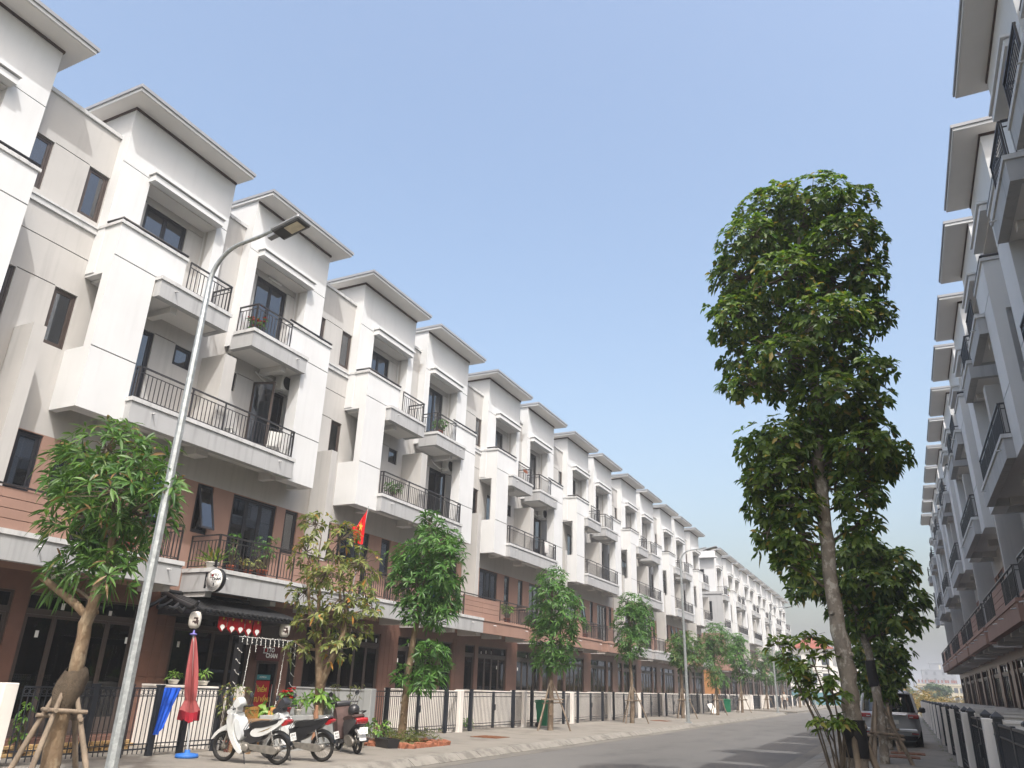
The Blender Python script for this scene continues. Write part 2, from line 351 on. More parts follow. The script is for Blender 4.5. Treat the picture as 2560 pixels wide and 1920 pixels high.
def house_meshes(sy):
    D = {}
    H = lambda *ks: [WIN[k][:4] for k in ks]
    m = MB(sy)   # upper wall, link, body
    m.wall(LINK, 0, UNIT, 6.48, 14.50, H('link4', 'link3', 'door3', 'small3')+[(.841, 3.149, 10.5, 13.739)], REC,
           [(4.6, UNIT, 13.28, 13.305), (3.98, UNIT, 10.87, 10.895), (1.14, 1.79, 9.90, 9.925), (4.6, UNIT, 9.90, 9.925)])
    m.add([(LINK, 0, 14.5), (LINK, UNIT, 14.5), (-14, UNIT, 14.5), (-14, 0, 14.5)], [(0, 1, 2, 3)])
    m.add([(LINK, 0, 0), (LINK, 0, 14.5), (-14, 0, 14.5), (-14, 0, 0)], [(0, 1, 2, 3)]); m.add([(LINK, UNIT, 0), (LINK, UNIT, 14.5), (-14, UNIT, 14.5), (-14, UNIT, 0)], [(3, 2, 1, 0)])
    m.add([(-14, 0, 0), (-14, UNIT, 0), (-14, UNIT, 14.5), (-14, 0, 14.5)], [(3, 2, 1, 0)])
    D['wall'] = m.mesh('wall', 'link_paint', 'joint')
    m = MB(sy); m.box(LINK-.2, LINK+.05, 0, UNIT, 14.5, 14.6); D['coping'] = m.mesh('coping', 'cap_paint')
    m = MB(sy); m.box(LINK+.001, LINK+.05, 3.99, UNIT, 11.60, 11.74); m.box(LINK+.001, LINK+.08, 3.99, UNIT, 11.74, 11.79); D['ledge'] = m.mesh('ledge', 'cap_paint')
    m = MB(sy); m.wall(LINK, 0, UNIT, 3.58, 6.48, H('a2', 'door2', 'b2'), REC); D['second_floor_wall'] = m.mesh('second_floor_wall', 'pink_paint')
    m = MB(sy); m.wall(LINK, 0, UNIT, .10, 3.58, H('shop', 'side'), REC); m.box(LINK, LINK+.35, .5, 4.55, .13, .32); D['ground_floor_wall'] = m.mesh('ground_floor_wall', 'brown_tile')
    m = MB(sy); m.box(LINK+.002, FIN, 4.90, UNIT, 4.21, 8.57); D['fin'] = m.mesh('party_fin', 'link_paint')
    # white bay frame
    m = MB(sy)
    m.wall(BAY, 2.78, 3.98, 7.05, 11.75, (), 0, [(2.78, 3.98, 10.87, 10.9), (2.78, 3.98, 8.50, 8.53)])
    m.add([(BAY, 2.78, 7.05), (BAY, 2.78, 10.9), (BAY-.4, 2.78, 10.9), (BAY-.4, 2.78, 7.05)], [(0, 1, 2, 3)])
    m.add([(BAY, 3.98, 7.05), (BAY, 3.98, 11.75), (BAY-.26, 3.98, 11.75), (BAY-.26, 3.98, 7.05)], [(3, 2, 1, 0)])
    m.add([(BAY-.4, 2.78, 7.05), (BAY-.4, 2.78, 10.9), (BAY-.4, 3.80, 10.9), (BAY-.4, 3.80, 7.05)], [(0, 1, 2, 3)])
    m.add([(BAY, 2.78, 7.05), (BAY, 3.98, 7.05), (BAY-.4, 3.98, 7.05), (BAY-.4, 2.78, 7.05)], [(3, 2, 1, 0)])
    m.add([(BAY-.26, 3.98, 8.52), (BAY-.26, 3.98, 10.43), (BAY-.4, 3.80, 10.43), (BAY-.4, 3.80, 8.52)], [(0, 1, 2, 3)])
    m.box(LINK+.002, BAY-.26, 3.80, 3.979, 7.05, 8.52); m.box(LINK+.002, BAY-.26, 3.80, 3.979, 10.43, 11.75)
    m.box(BAY-.14, BAY-.0005, 2.0, 2.78, 10.92, 11.75); m.box(BAY-.14, BAY-.001, 2.78, 3.97, 10.92, 11.749)
    D['bay'] = m.mesh('bay_frame', 'white_paint', 'joint')
    m = MB(sy); m.box(BAY-.18, BAY+.04, 1.97, 4.02, 11.75, 11.83); m.box(LINK+.09, BAY-.18, 3.76, 4.02, 11.75, 11.83); D['bay_coping'] = m.mesh('bay_coping', 'cap_paint')
    m = MB(sy); m.tube([(BAY+.005, 2.0, 11.90), (BAY+.005, 3.98, 11.90), (BAY-.55, 3.98, 11.90)], .036, 6)
    for u in (2.5, 3.3, 3.9): m.box(BAY-.01, BAY+.02, u-.01, u+.01, 11.83, 11.88)
    D['bay_rail'] = m.mesh('parapet_rail', 'rail_metal')
    # decks and beams
    m = MB(sy); m.box(LINK+.001, BAY-.41, 0, 3.79, 7.28, 7.5); m.box(BAY-.41, BAY, 0, 2.775, 7.281, 7.5)
    for u in (0.0, 2.58): m.box(LINK+.001, BAY-.42, u, u+.2, 7.05, 7.281)
    D['deck3'] = m.mesh('floor_deck', 'soffit')
    m = MB(sy); m.box(LINK+.001, SLB-.201, .621, 2.739, 10.37, 10.79); m.box(LINK+.001, BAY-.41, 2.74, 3.79, 10.371, 10.79); m.box(LINK+.001, SLB-.25, 1.95, 2.15, 10.20, 10.369)
    D['deck4'] = m.mesh('floor_deck', 'soffit')
    m = MB(sy); m.box(LINK+.001, SLB-.2, .52, UNIT, 3.78, 4.04)
    for u in (.55, 2.9, 4.84): m.box(LINK+.001, SLB-.22, u, u+.2, 3.48, 3.781)
    D['deck2'] = m.mesh('floor_deck', 'soffit')
    def slab(u0, u1, z0, z1, endi):
        m = MB(sy); m.box(SLB-.2, SLB, u0, u1, z0, z1)
        c = MB(sy); c.box(SLB-.24, SLB+.035, u0-(.035 if endi else 0), u1+.035, z1, z1+.10); return m, c
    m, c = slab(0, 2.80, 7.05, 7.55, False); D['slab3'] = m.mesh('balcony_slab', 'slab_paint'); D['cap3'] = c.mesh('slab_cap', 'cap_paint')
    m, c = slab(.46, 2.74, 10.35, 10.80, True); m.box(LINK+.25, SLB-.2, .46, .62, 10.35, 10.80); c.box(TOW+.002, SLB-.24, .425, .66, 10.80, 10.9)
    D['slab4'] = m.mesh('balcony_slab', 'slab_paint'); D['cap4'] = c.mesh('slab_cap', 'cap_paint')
    for v, a, b in (('g', 'slab_paint', 'cap_paint'), ('b', 'pink_paint', 'pink_cap')):
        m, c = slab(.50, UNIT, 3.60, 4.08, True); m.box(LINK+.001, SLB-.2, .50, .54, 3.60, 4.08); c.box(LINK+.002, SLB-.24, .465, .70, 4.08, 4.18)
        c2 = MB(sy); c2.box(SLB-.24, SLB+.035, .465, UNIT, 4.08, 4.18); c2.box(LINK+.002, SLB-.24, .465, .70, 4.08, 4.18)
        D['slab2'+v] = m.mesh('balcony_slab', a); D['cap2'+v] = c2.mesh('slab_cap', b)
    # siding boards
    m = MB(sy); m.box(SLB-.16, SLB-.10, 3.5, UNIT, 4.18, 4.98); D['siding'] = m.mesh('siding_backing', 'pink_cap')
    m = MB(sy); m.bbox(SLB-.10, SLB-.07, 3.48, UNIT, 0, .186, .006); D['board'] = m.mesh('siding_board', 'pink_paint')
    # railings
    m = MB(sy); balusters(m, SLB-.06, .60, 3.45, 4.20, 5.05); balusters(m, 0, LINK+.02, SLB-.085, 4.20, 5.05, along='x', c=.60*1)
    m.box(SLB-.085, SLB-.035, 3.45, UNIT, 5.015, 5.05); D['rail2'] = m.mesh('railing', 'rail_metal')
    m = MB(sy); balusters(m, SLB-.06, 0, 2.72, 7.65, 8.47, ends=(False, True)); balusters(m, 0, BAY+.002, SLB-.085, 7.65, 8.47, along='x', c=2.72); D['rail3'] = m.mesh('railing', 'rail_metal')
    m = MB(sy); balusters(m, SLB-.06, .52, 1.98, 10.90, 11.72); balusters(m, 0, TOW+.01, SLB-.085, 10.90, 11.72, along='x', c=.52); D['rail4'] = m.mesh('railing', 'rail_metal')
    m = MB(sy); m.box(LINK+.002, BAY+.0, 0, .2, 7.5, 9.85); D['divider'] = m.mesh('loggia_divider', 'link_paint')
    # tower
    m = MB(sy)
    m.wall(TOW, .48, 4.0, 10.5, 15.44, [(.84, 3.15, 10.5, 13.74)], TOW-NIC, [(.48, .84, 13.74, 13.765), (3.15, 4.0, 13.74, 13.765)])
    for u, rv in ((.48, False), (4.0, True)):
        f = [(0, 1, 2, 3)] if not rv else [(3, 2, 1, 0)]
        m.add([(TOW, u, 10.5), (TOW, u, 15.44), (LINK, u, 15.44), (LINK, u, 10.5)], f); m.add([(LINK, u, 14.5), (LINK, u, 15.44), (-8, u, 15.44), (-8, u, 14.5)], f)
    m.add([(-8, .48, 14.5), (-8, 4.0, 14.5), (-8, 4.0, 15.44), (-8, .48, 15.44)], [(3, 2, 1, 0)])
    D['tower'] = m.mesh('tower', 'white_paint', 'joint')
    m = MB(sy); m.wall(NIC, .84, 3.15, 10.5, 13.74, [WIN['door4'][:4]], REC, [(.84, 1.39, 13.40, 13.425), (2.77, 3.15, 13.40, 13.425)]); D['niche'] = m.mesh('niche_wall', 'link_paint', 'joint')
    m = MB(sy); m.box(TOW+.001, HOOD, .83, 3.2, 13.64, 13.80); m.box(TOW+.001, HOOD-.05, .86, 3.17, 13.80, 13.84); m.box(TOW+.001, HOOD+.05, .79, 3.24, 13.84, 13.90); D['hood'] = m.mesh('window_hood', 'white_paint')
    m = MB(sy); m.box(NIC+.001, TOW, .842, 3.148, 13.60, 13.738); D['hood_soffit'] = m.mesh('hood_soffit', 'soffit')
    m = MB(sy); m.box(EAVE-.04, TOW-.1, .43, 4.38, 15.441, 15.50); m.box(-8.2, TOW-.1, .43, 4.38, 15.441, 15.5); D['soffit'] = m.mesh('soffit', 'soffit')
    m = MB(sy); m.box(-8.3, EAVE, .41, 4.40, 15.455, 15.54); D['fascia'] = m.mesh('fascia', 'white_paint')
    m = MB(sy); m.box(-8.34, EAVE+.04, .38, 4.44, 15.54, 15.63); D['roof'] = m.mesh('roof', 'roof_cap')
    m = MB(sy); m.box(TOW, TOW+.03, .48, 4.03, 15.37, 15.44); m.box(-6, TOW, 4.0, 4.03, 15.37, 15.44); D['trim'] = m.mesh('soffit_trim', 'trim_brown')
    m = MB(sy)
    for u, z in ((.9, 3.95), (2.2, 7.42), (4.1, 3.95), (2.3, 10.66)): m.tube([(SLB-.02, u, z), (SLB+.13, u, z-.02)], .018, 6)
    D['spout'] = m.mesh('drain_spout', 'cap_paint')
    t = MB(sy); t.bbox(LINK, LINK+.012, .003, .245, .003, .593, .004); D['tile'] = t.mesh('wall_tile', 'brown_tile')
    D['win'] = {k: window_meshes(sy, k) for k in WIN}
    a = MB(sy)   # top-hung casement swung open at the bottom
    u0, u1, z0, z1 = WIN['a2'][:4]; x = LINK-.02; s = .05; hh = z1-z0-.1
    for q in ((u0+.05, u0+.1, -hh, 0), (u1-.1, u1-.05, -hh, 0), (u0+.1, u1-.1, -hh, -hh+s), (u0+.1, u1-.1, -s, 0)): a.box(-.02, .02, *q)
    a.cm = 1; a.box(-.004, .004, u0+.1, u1-.1, -hh+s, -s); D['sash'] = a.mesh('open_sash', 'frame_dark', 'glass')
    return D
HM = {1: house_meshes(1), -1: house_meshes(-1)}
def house(side, k, loc, rz, sy, label, group, slab='g', tiles=False, near=False, rng=None, skip=()):
    D = HM[sy]; t = thing('row_house', label, 'house', loc, rz, group)
    P = lambda key, name, par=t, **kw: ob(name, D[key], par, **kw)
    w1 = P('wall', 'wall'); P('coping', 'coping', w1); P('ledge', 'ledge', w1)
    P('second_floor_wall', 'second_floor_wall'); gw = P('ground_floor_wall', 'ground_floor_wall'); P('fin', 'party_fin'); P('divider', 'loggia_divider')
    b = P('bay', 'bay_frame'); P('bay_coping', 'bay_coping', b); P('bay_rail', 'parapet_rail', b); [P('deck%d' % f_, 'floor_deck') for f_ in (2, 3, 4)]
    for s, c in (('slab3', 'cap3'), ('slab4', 'cap4'), ('slab2'+slab, 'cap2'+slab)): q = P(s, 'balcony_slab'); P(c, 'slab_cap', q)
    sd_ = P('siding', 'siding')
    for i in range(4): P('board', 'siding_board', sd_, loc=(0, 0, 4.19+i*.198))
    for r_ in ('rail2', 'rail3', 'rail4'): P(r_, 'railing')
    tw = P('tower', 'tower'); P('niche', 'niche_wall', tw); hd = P('hood', 'window_hood'); P('hood_soffit', 'hood_soffit', hd)
    rf = P('roof', 'roof'); P('fascia', 'fascia', rf); P('soffit', 'soffit', rf); P('trim', 'soffit_trim', rf)
    P('spout', 'drain_spout')
    rng = rng or random.Random(k*7+side)
    for key, W in D['win'].items():
        if key in skip: continue
        nm = 'door' if key.startswith('door') or key == 'shop' else 'window'
        f = ob(nm, W['frame'], t); ob('pane', W['pane'], f); ob('room', W['room'], f)
        if key not in ('shop', 'small3') and rng.random() < (.5 if key in ('side',) else .45): ob('curtain', W['curtain'], f)
        if key == 'a2' and rng.random() < .6: ob('open_sash', D['sash'], f, loc=(LINK-.03, 0, WIN['a2'][3]-.05), rot=(0, rad(-rng.uniform(8, 20)), 0))
    if tiles:
        for a in range(2):
            for c in range(5): ob('wall_tile', D['tile'], gw, loc=(.001, sy*(.02+a*.25), .36+c*.6))
        for a in range(2):
            for c in range(5): ob('wall_tile', D['tile'], gw, loc=(.001, sy*(4.54+a*.25), .36+c*.6))
    return t
for i in range(14):                       # left row: nearest is cut by the picture edge
    c = HY + PER*((i-1)//2 if i else -1); sy = 1 if i % 2 == 0 else -1
    lab = ('white four-storey row house cut off by the left picture edge' if i == 0 else
           'four-storey row house behind the near mango tree and lamp post, left row' if i == 1 else
           'four-storey row house with the cafe on its ground floor, left row' if i == 2 else
           'white four-storey row house next beyond the cafe house, red flag on its balcony' if i == 3 else
           'white four-storey row house at the far end of the left row before the side street' if i == 13 else
           'white four-storey row house, %s beyond the cafe house in the left row' % ORD[i-3])
    house(0, i, (XL0, c, 0), 0, sy, lab, 'row houses on the left', 'b' if i in (5, 6, 7, 8, 11, 12) else 'g', tiles=i < 5, skip=('side',) if i == 2 else ())
for i in range(14):                       # right row, in shade
    c = HY - .28 + PER*((i-1)//2 if i else -1); sy = -1 if i % 2 == 0 else 1
    lab = ('row house at the far end of the shaded right row' if i == 13 else
           'row house at the near end of the shaded right row, mostly outside the picture' if i < 1 else
           'row house in the shaded right row, %s from the near end' % ORD[i])
    house(1, i, (XR0, c, 0), math.pi, sy, lab, 'row houses on the right', 'b')
for i in range(11):                       # second block beyond the side street
    c = 80.86 + PER*((i+1)//2); sy = 1 if i % 2 == 0 else -1
    lab = ('grey-walled corner row house beyond the side street' if i == 0 else
           'far row house at the end of the second block on the left' if i == 10 else
           'row house of the second block on the left, %s beyond its corner house' % ORD[i-1])
    h = house(2, i, (XL0, c, 0), 0, sy, lab, 'row houses of the second block', 'g' if i % 4 else 'b')
    if i == 0:
        m = MB(); m.box(-14, LINK+.9, -.12, -.004, 3.6, 7.1); m.build('end_wall', 'pink_paint', h)
        m = MB(); m.box(-14, LINK+.9, -.121, -.004, 7.1, 11.0); m.box(-14, LINK+.95, -.2, -.004, 10.9, 11.15); m.build('end_wall', 'slab_paint', h)
        m = MB(); m.box(-14, LINK+.3, -.122, -.004, 11.15, 14.6); m.box(-14, LINK+.7, -.7, -.004, 14.5, 14.62); m.build('end_wall', 'white_paint', h)
        M('orange_board', (.42, .20, .08), .6, .15, 2, 0, stretch=(.5, .5, 12))
        m = MB(); m.box(-9, LINK+.02, -.14, -.004, .1, 3.55); m.build('end_cladding', 'orange_board', h)
        for z0, z1, x in ((5.0, 6.4, -3.6), (8.4, 10.2, -3.6), (8.4, 10.2, -6), (5.0, 6.4, -6), (12, 13.4, -4.2)):
            f = MB(); f.box(x-.45, x+.45, -.16, -.124, z0, z1); f = f.build('window', 'frame_dark', h)
            p = MB(); p.box(x-.37, x+.37, -.166, -.161, z0+.08, z1-.08); p.build('pane', 'glass_dark', f)
# ---------------------------------------------------------------- garden walls and front fences
M('garden_white', (.70, .665, .62), .85, .07, 1.2, .15, 60, .25)
M('garden_grey', (.37, .38, .375), .85, .08, 1.2, .15, 60, .2)
def garden_meshes(mat):
    w_ = MB(); w_.box(-2.97, -.12, -.07, .07, .05, 1.37); c = MB(); c.box(-2.96, -.12, -.09, .09, 1.37, 1.41)
    p = MB(); p.bbox(-.125, .125, -.125, .125, .05, 1.43, .012)
    return w_.mesh('wall', mat), c.mesh('coping', mat), p.mesh('pillar', mat)
GWM, GGM = garden_meshes('garden_white'), garden_meshes('garden_grey')
def fence_meshes(cap):
    D = {}
    def panel(a, b, ring=False):
        m = MB(); n = max(2, round((b-a)/.105))
        for z0, z1 in ((.27, .295), (.36, .38), (1.22, 1.24), (1.355, 1.385)): m.box(-.015, .015, a, b, z0, z1)
        for i in range(n+1):
            y = a+(b-a)*i/n; m.box(-.007, .007, y-.007, y+.007, .2, 1.36)
        if ring:
            for i in range(n): m.torus(.042, .006, (0, a+(b-a)*(i+.5)/n, 1.298), 'x', 10, 4)
        return m
    D['side'] = panel(.14, .80).mesh('fence_panel', 'fence_metal'); D['side2'] = panel(4.25, 4.90).mesh('fence_panel', 'fence_metal')
    D['long'] = panel(.14, 4.90, True).mesh('fence_panel', 'fence_metal')
    for nm, a, b in (('gate_a', .90, 2.52), ('gate_b', 2.54, 4.15)):
        m = panel(a+.03, b-.03)
        for y in (a+.03, b-.03): m.box(-.022, .022, y-.025, y+.025, .2, 1.40)
        D[nm] = m.mesh('gate_leaf', 'fence_metal')
    m = MB(); m.box(.02, .06, 2.44, 2.50, .78, .98); m.box(.02, .06, 2.56, 2.62, .78, .98); D['lock'] = m.mesh('gate_lock', 'fence_metal')
    m = MB(); s = .052; m.box(-s, s, -s, s, .15, 1.44)
    if cap:
        q = .075; m.box(-q, q, -q, q, 1.44, 1.47); m.add([(-q, -q, 1.47), (q, -q, 1.47), (q, q, 1.47), (-q, q, 1.47), (0, 0, 1.54)], [(0, 1, 4), (1, 2, 4), (2, 3, 4), (3, 0, 4)])
    else: m.box(-s-.01, s+.01, -s-.01, s+.01, 1.44, 1.47)
    D['post'] = m.mesh('post', 'fence_metal')
    return D
FL, FR = fence_meshes(False), fence_meshes(True)
def garden_wall(x, y, rz, grey, label, group):
    t = thing('garden_wall', label, 'garden wall', (x, y, 0), rz, group); g = GGM if grey else GWM
    w_ = ob('wall', g[0], t); ob('coping', g[1], w_); ob('pillar', g[2], t)
def fence(x, y, rz, F, label, group, long_=False, rng=random.Random(1)):
    t = thing('gate_fence' if not long_ else 'iron_fence', label, 'fence', (x, y, 0), rz, group)
    if long_:
        ob('fence_panel', F['long'], t)
        for p in (.75, 1.5, 2.25, 2.95, 3.7, 4.6): ob('post', F['post'], t, (0, p, -.03))
        return t
    ob('fence_panel', F['side'], t); ob('fence_panel', F['side2'], t)
    for p in (.85, 4.20): ob('post', F['post'], t, (0, p, 0))
    for q, s in (('gate_a', 1), ('gate_b', -1)):
        g = ob('gate_leaf', F[q], t)
    ob('gate_lock', F['lock'], t)
    return t
nb = 14
for j in range(-1, nb):                       # boundary walls, left row: at 3.69 + j*5.045 ...
    y = HY + UNIT*(j-1)
    if j < 0: continue
    lab = ('grey painted garden wall beside the cafe planter' if j == 2 else 'white garden wall left of the cafe entrance' if j == 1 else
           'white garden wall and pillar at the left picture edge' if j == 0 else 'white garden wall with pillar, %s beyond the grey one, left row' % ORD[j-3])
    garden_wall(XL0, y-(.16 if j == 0 else 0), 0, j == 2, lab, 'garden walls on the left')
for j in range(13):
    y = HY + UNIT*(j-1)
    if j == 1: continue                       # the cafe front is open
    lab = ('iron fence with ring frieze in front of the near mango tree house' if j == 0 else
           'double iron gate and fence, %s beyond the cafe' % ORD[j-2])
    fence(XL0, y, 0, FL, lab, 'iron gates on the left', j == 0)
for j in range(1, 15):
    y = HY - .28 + UNIT*(j-2)
    garden_wall(XR0, y, math.pi, False, 'white garden wall and pillar along the right pavement, %s from the near end' % ORD[j-1], 'garden walls on the right')
    if j < 14: fence(XR0, y+UNIT, math.pi, FR, 'dark iron gate with capped posts along the right pavement, %s from the near end' % ORD[j-1], 'iron gates on the right')
for j in range(11):
    y = 80.9 + UNIT*j
    garden_wall(XL0, y, 0, False, 'white garden wall and pillar of the second block, %s from its corner' % ORD[j], 'garden walls of the second block')
    if j != 1: fence(XL0, y, 0, FL, 'dark iron gate of the second block, %s from its corner' % ORD[j], 'iron gates of the second block')
# ---------------------------------------------------------------- trees
BLOBS = {
    't1': [(-12.58, 8.7, 5.45, 0.8, 0.53), (-11.05, 8.4, 4.86, 0.47, 0.49), (-13.69, 8.9, 5.15, 0.57, 0.63), (-11.44, 8.2, 4.43, 0.8, 0.55), (-10.96, 8.8, 4.25, 0.41, 0.49), (-12.36, 8.3, 4.11, 0.55, 0.5), (-11.96, 8.9, 3.92, 0.63, 0.51), (-12.29, 8.6, 3.47, 0.55, 0.43), (-11.18, 8.4, 3.15, 0.39, 0.4), (-12.69, 8.5, 3.14, 0.34, 0.35), (-10.14, 8.2, 4.46, 0.29, 0.33)],
    't2': [(-13.13, 15.3, 5.35, 0.46, 0.38), (-12.7, 15.8, 5.01, 0.57, 0.49), (-13.25, 15.2, 4.63, 0.46, 0.48), (-12.0, 15.9, 4.38, 0.51, 0.47), (-12.31, 15.0, 4.07, 0.59, 0.46), (-13.58, 15.7, 3.7, 0.46, 0.48), (-12.05, 15.4, 3.45, 0.59, 0.46), (-11.92, 16.0, 3.7, 0.35, 0.37), (-12.5, 15.0, 2.95, 0.57, 0.4), (-12.02, 15.8, 2.83, 0.54, 0.41), (-13.14, 15.3, 2.33, 0.44, 0.3), (-12.13, 15.4, 2.34, 0.48, 0.3), (-11.19, 15.4, 3.25, 0.27, 0.28)],
    't3': [(-11.57, 18.3, 5.84, 0.4, 0.41), (-11.26, 18.2, 5.24, 0.73, 0.52), (-11.95, 18.5, 4.87, 0.85, 0.59), (-10.72, 18.0, 4.64, 0.54, 0.62), (-11.82, 18.2, 4.17, 0.78, 0.58), (-11.22, 18.5, 3.97, 0.72, 0.57), (-11.7, 18.3, 3.53, 0.66, 0.4), (-11.06, 18.2, 3.41, 0.48, 0.39)],
    't3low': [(-11.23, 18.1, 2.44, 0.48, 0.24), (-11.2, 18.4, 2.1, 0.48, 0.31), (-11.98, 18.2, 1.78, 0.27, 0.24), (-11.35, 18.2, 1.7, 0.52, 0.24)],
    't4': [(-11.78, 27.9, 5.57, 0.59, 0.49), (-11.69, 27.7, 4.87, 0.92, 0.56), (-12.27, 28.1, 4.17, 0.7, 0.65), (-11.31, 27.8, 4.06, 0.76, 0.71), (-11.75, 27.9, 3.28, 0.88, 0.71), (-12.03, 28.0, 2.56, 0.6, 0.44), (-11.46, 27.8, 2.56, 0.52, 0.39)],
    't5': [(-11.55, 37.4, 5.53, 0.79, 0.57), (-11.77, 37.2, 4.76, 0.74, 0.71), (-11.29, 37.6, 4.7, 0.69, 0.77), (-11.65, 37.4, 3.85, 0.82, 0.71), (-11.74, 37.3, 3.33, 0.62, 0.36)],
    't6': [(-11.53, 47.3, 4.33, 1.0, 0.62), (-11.99, 47.1, 3.75, 0.66, 0.64), (-11.02, 47.5, 3.74, 0.66, 0.69), (-11.54, 47.3, 3.32, 0.9, 0.44)],
    't7': [(-11.57, 56.9, 5.42, 0.91, 0.76), (-12.15, 56.7, 4.47, 0.73, 0.82), (-11.15, 57.2, 4.37, 0.73, 0.88), (-11.97, 56.8, 3.29, 0.67, 0.64), (-11.66, 57.0, 2.39, 0.72, 0.52)],
    't8': [(-11.95, 66.5, 5.44, 0.85, 0.85), (-11.84, 66.3, 4.35, 0.97, 0.94), (-11.87, 66.8, 3.16, 0.77, 0.81)],
    't9': [(-12.65, 84, 4.91, 1.05, 1.01), (-13.14, 84, 3.77, 0.8, 0.92), (-12.41, 84, 3.23, 0.88, 0.75)],
    't10': [(-12.1, 93, 5.08, 0.97, 0.92), (-11.99, 93, 4.05, 1.06, 1.01), (-12.49, 93, 3.22, 0.7, 0.64)],
    't11': [(-11.73, 104, 4.83, 0.98, 0.92), (-11.61, 104, 3.69, 0.97, 0.91)],
    't12': [(-11.55, 116, 5.07, 0.98, 0.9), (-11.93, 116, 3.94, 0.97, 0.9)],
    'r1': [(-1.14, 13.1, 10.33, 0.62, 0.42), (-0.3, 12.9, 10.18, 0.68, 0.36), (0.3, 13.3, 10.16, 0.43, 0.31), (-1.5, 12.8, 9.52, 0.61, 0.41), (-0.73, 13.5, 9.84, 0.8, 0.46), (0.05, 12.9, 9.19, 0.66, 0.43), (-1.78, 13.2, 9.0, 0.57, 0.46), (-1.0, 12.7, 8.57, 0.7, 0.43), (-0.26, 13.4, 8.77, 0.76, 0.44), (0.34, 13.0, 8.52, 0.36, 0.38), (-1.89, 12.9, 8.0, 0.51, 0.44), (-1.22, 13.4, 8.1, 0.69, 0.45), (-0.41, 12.7, 7.63, 0.67, 0.41), (0.16, 13.1, 7.7, 0.44, 0.37), (-1.84, 13.3, 7.41, 0.51, 0.4), (-1.07, 12.7, 7.04, 0.64, 0.37), (-0.36, 13.2, 7.13, 0.64, 0.42), (0.18, 13.0, 6.71, 0.39, 0.24), (-1.76, 13.0, 6.74, 0.53, 0.26), (-1.25, 13.4, 6.9, 0.5, 0.3), (-0.43, 12.8, 6.31, 0.61, 0.36), (0.11, 13.1, 6.26, 0.35, 0.2), (-0.57, 13.3, 6.0, 0.55, 0.25), (-1.31, 12.9, 5.63, 0.62, 0.32), (-1.74, 13.2, 5.6, 0.4, 0.25), (-0.78, 13.4, 5.56, 0.63, 0.33), (-0.07, 12.9, 5.34, 0.67, 0.27), (0.26, 13.1, 5.29, 0.37, 0.19), (-1.27, 12.8, 5.12, 0.53, 0.24), (-0.32, 13.3, 5.09, 0.53, 0.28), (-1.56, 13.1, 4.82, 0.39, 0.28), (-1.19, 12.8, 4.5, 0.37, 0.27), (-0.3, 13.0, 4.63, 0.44, 0.23), (-1.48, 13.3, 4.39, 0.35, 0.24), (-0.29, 13.1, 4.2, 0.33, 0.23), (-1.25, 12.9, 4.0, 0.37, 0.23)],
    'r2': [(-2.06, 23.0, 5.17, 0.72, 0.47), (-0.7, 22.5, 5.29, 0.75, 0.45), (0.03, 22.9, 4.95, 0.74, 0.45), (-1.62, 22.6, 4.47, 0.75, 0.39), (-0.47, 22.4, 4.42, 0.97, 0.44), (0.24, 22.8, 4.1, 0.6, 0.31), (-1.01, 22.9, 3.89, 0.74, 0.45), (-0.04, 22.3, 3.59, 0.65, 0.37), (0.46, 22.6, 3.39, 0.29, 0.22), (-0.73, 22.8, 3.41, 0.61, 0.38), (-2.34, 22.6, 4.37, 0.32, 0.26), (-0.62, 23.1, 5.25, 0.51, 0.4)],
    'r3': [(-0.87, 28.5, 3.12, 0.75, 0.55), (-0.19, 28.7, 3.14, 0.6, 0.55), (-0.95, 28.3, 2.41, 0.67, 0.54), (-0.29, 28.6, 2.43, 0.52, 0.46), (-0.76, 28.5, 1.87, 0.59, 0.38)],
    'shrub': [(-1.68, 12.8, 2.38, 0.21, 0.16), (-1.26, 12.7, 2.44, 0.24, 0.16), (-1.03, 12.9, 2.32, 0.17, 0.18), (-1.59, 13.0, 2.12, 0.21, 0.15), (-1.16, 12.6, 2.05, 0.27, 0.18), (-1.01, 12.8, 1.86, 0.27, 0.18), (-1.35, 12.9, 1.73, 0.21, 0.14), (-0.96, 12.7, 1.68, 0.2, 0.14), (-1.45, 12.8, 1.92, 0.21, 0.12)],
    'shrublow': [(-1.15, 12.6, 1.27, 0.15, 0.11), (-0.91, 12.7, 1.31, 0.17, 0.11)],
}
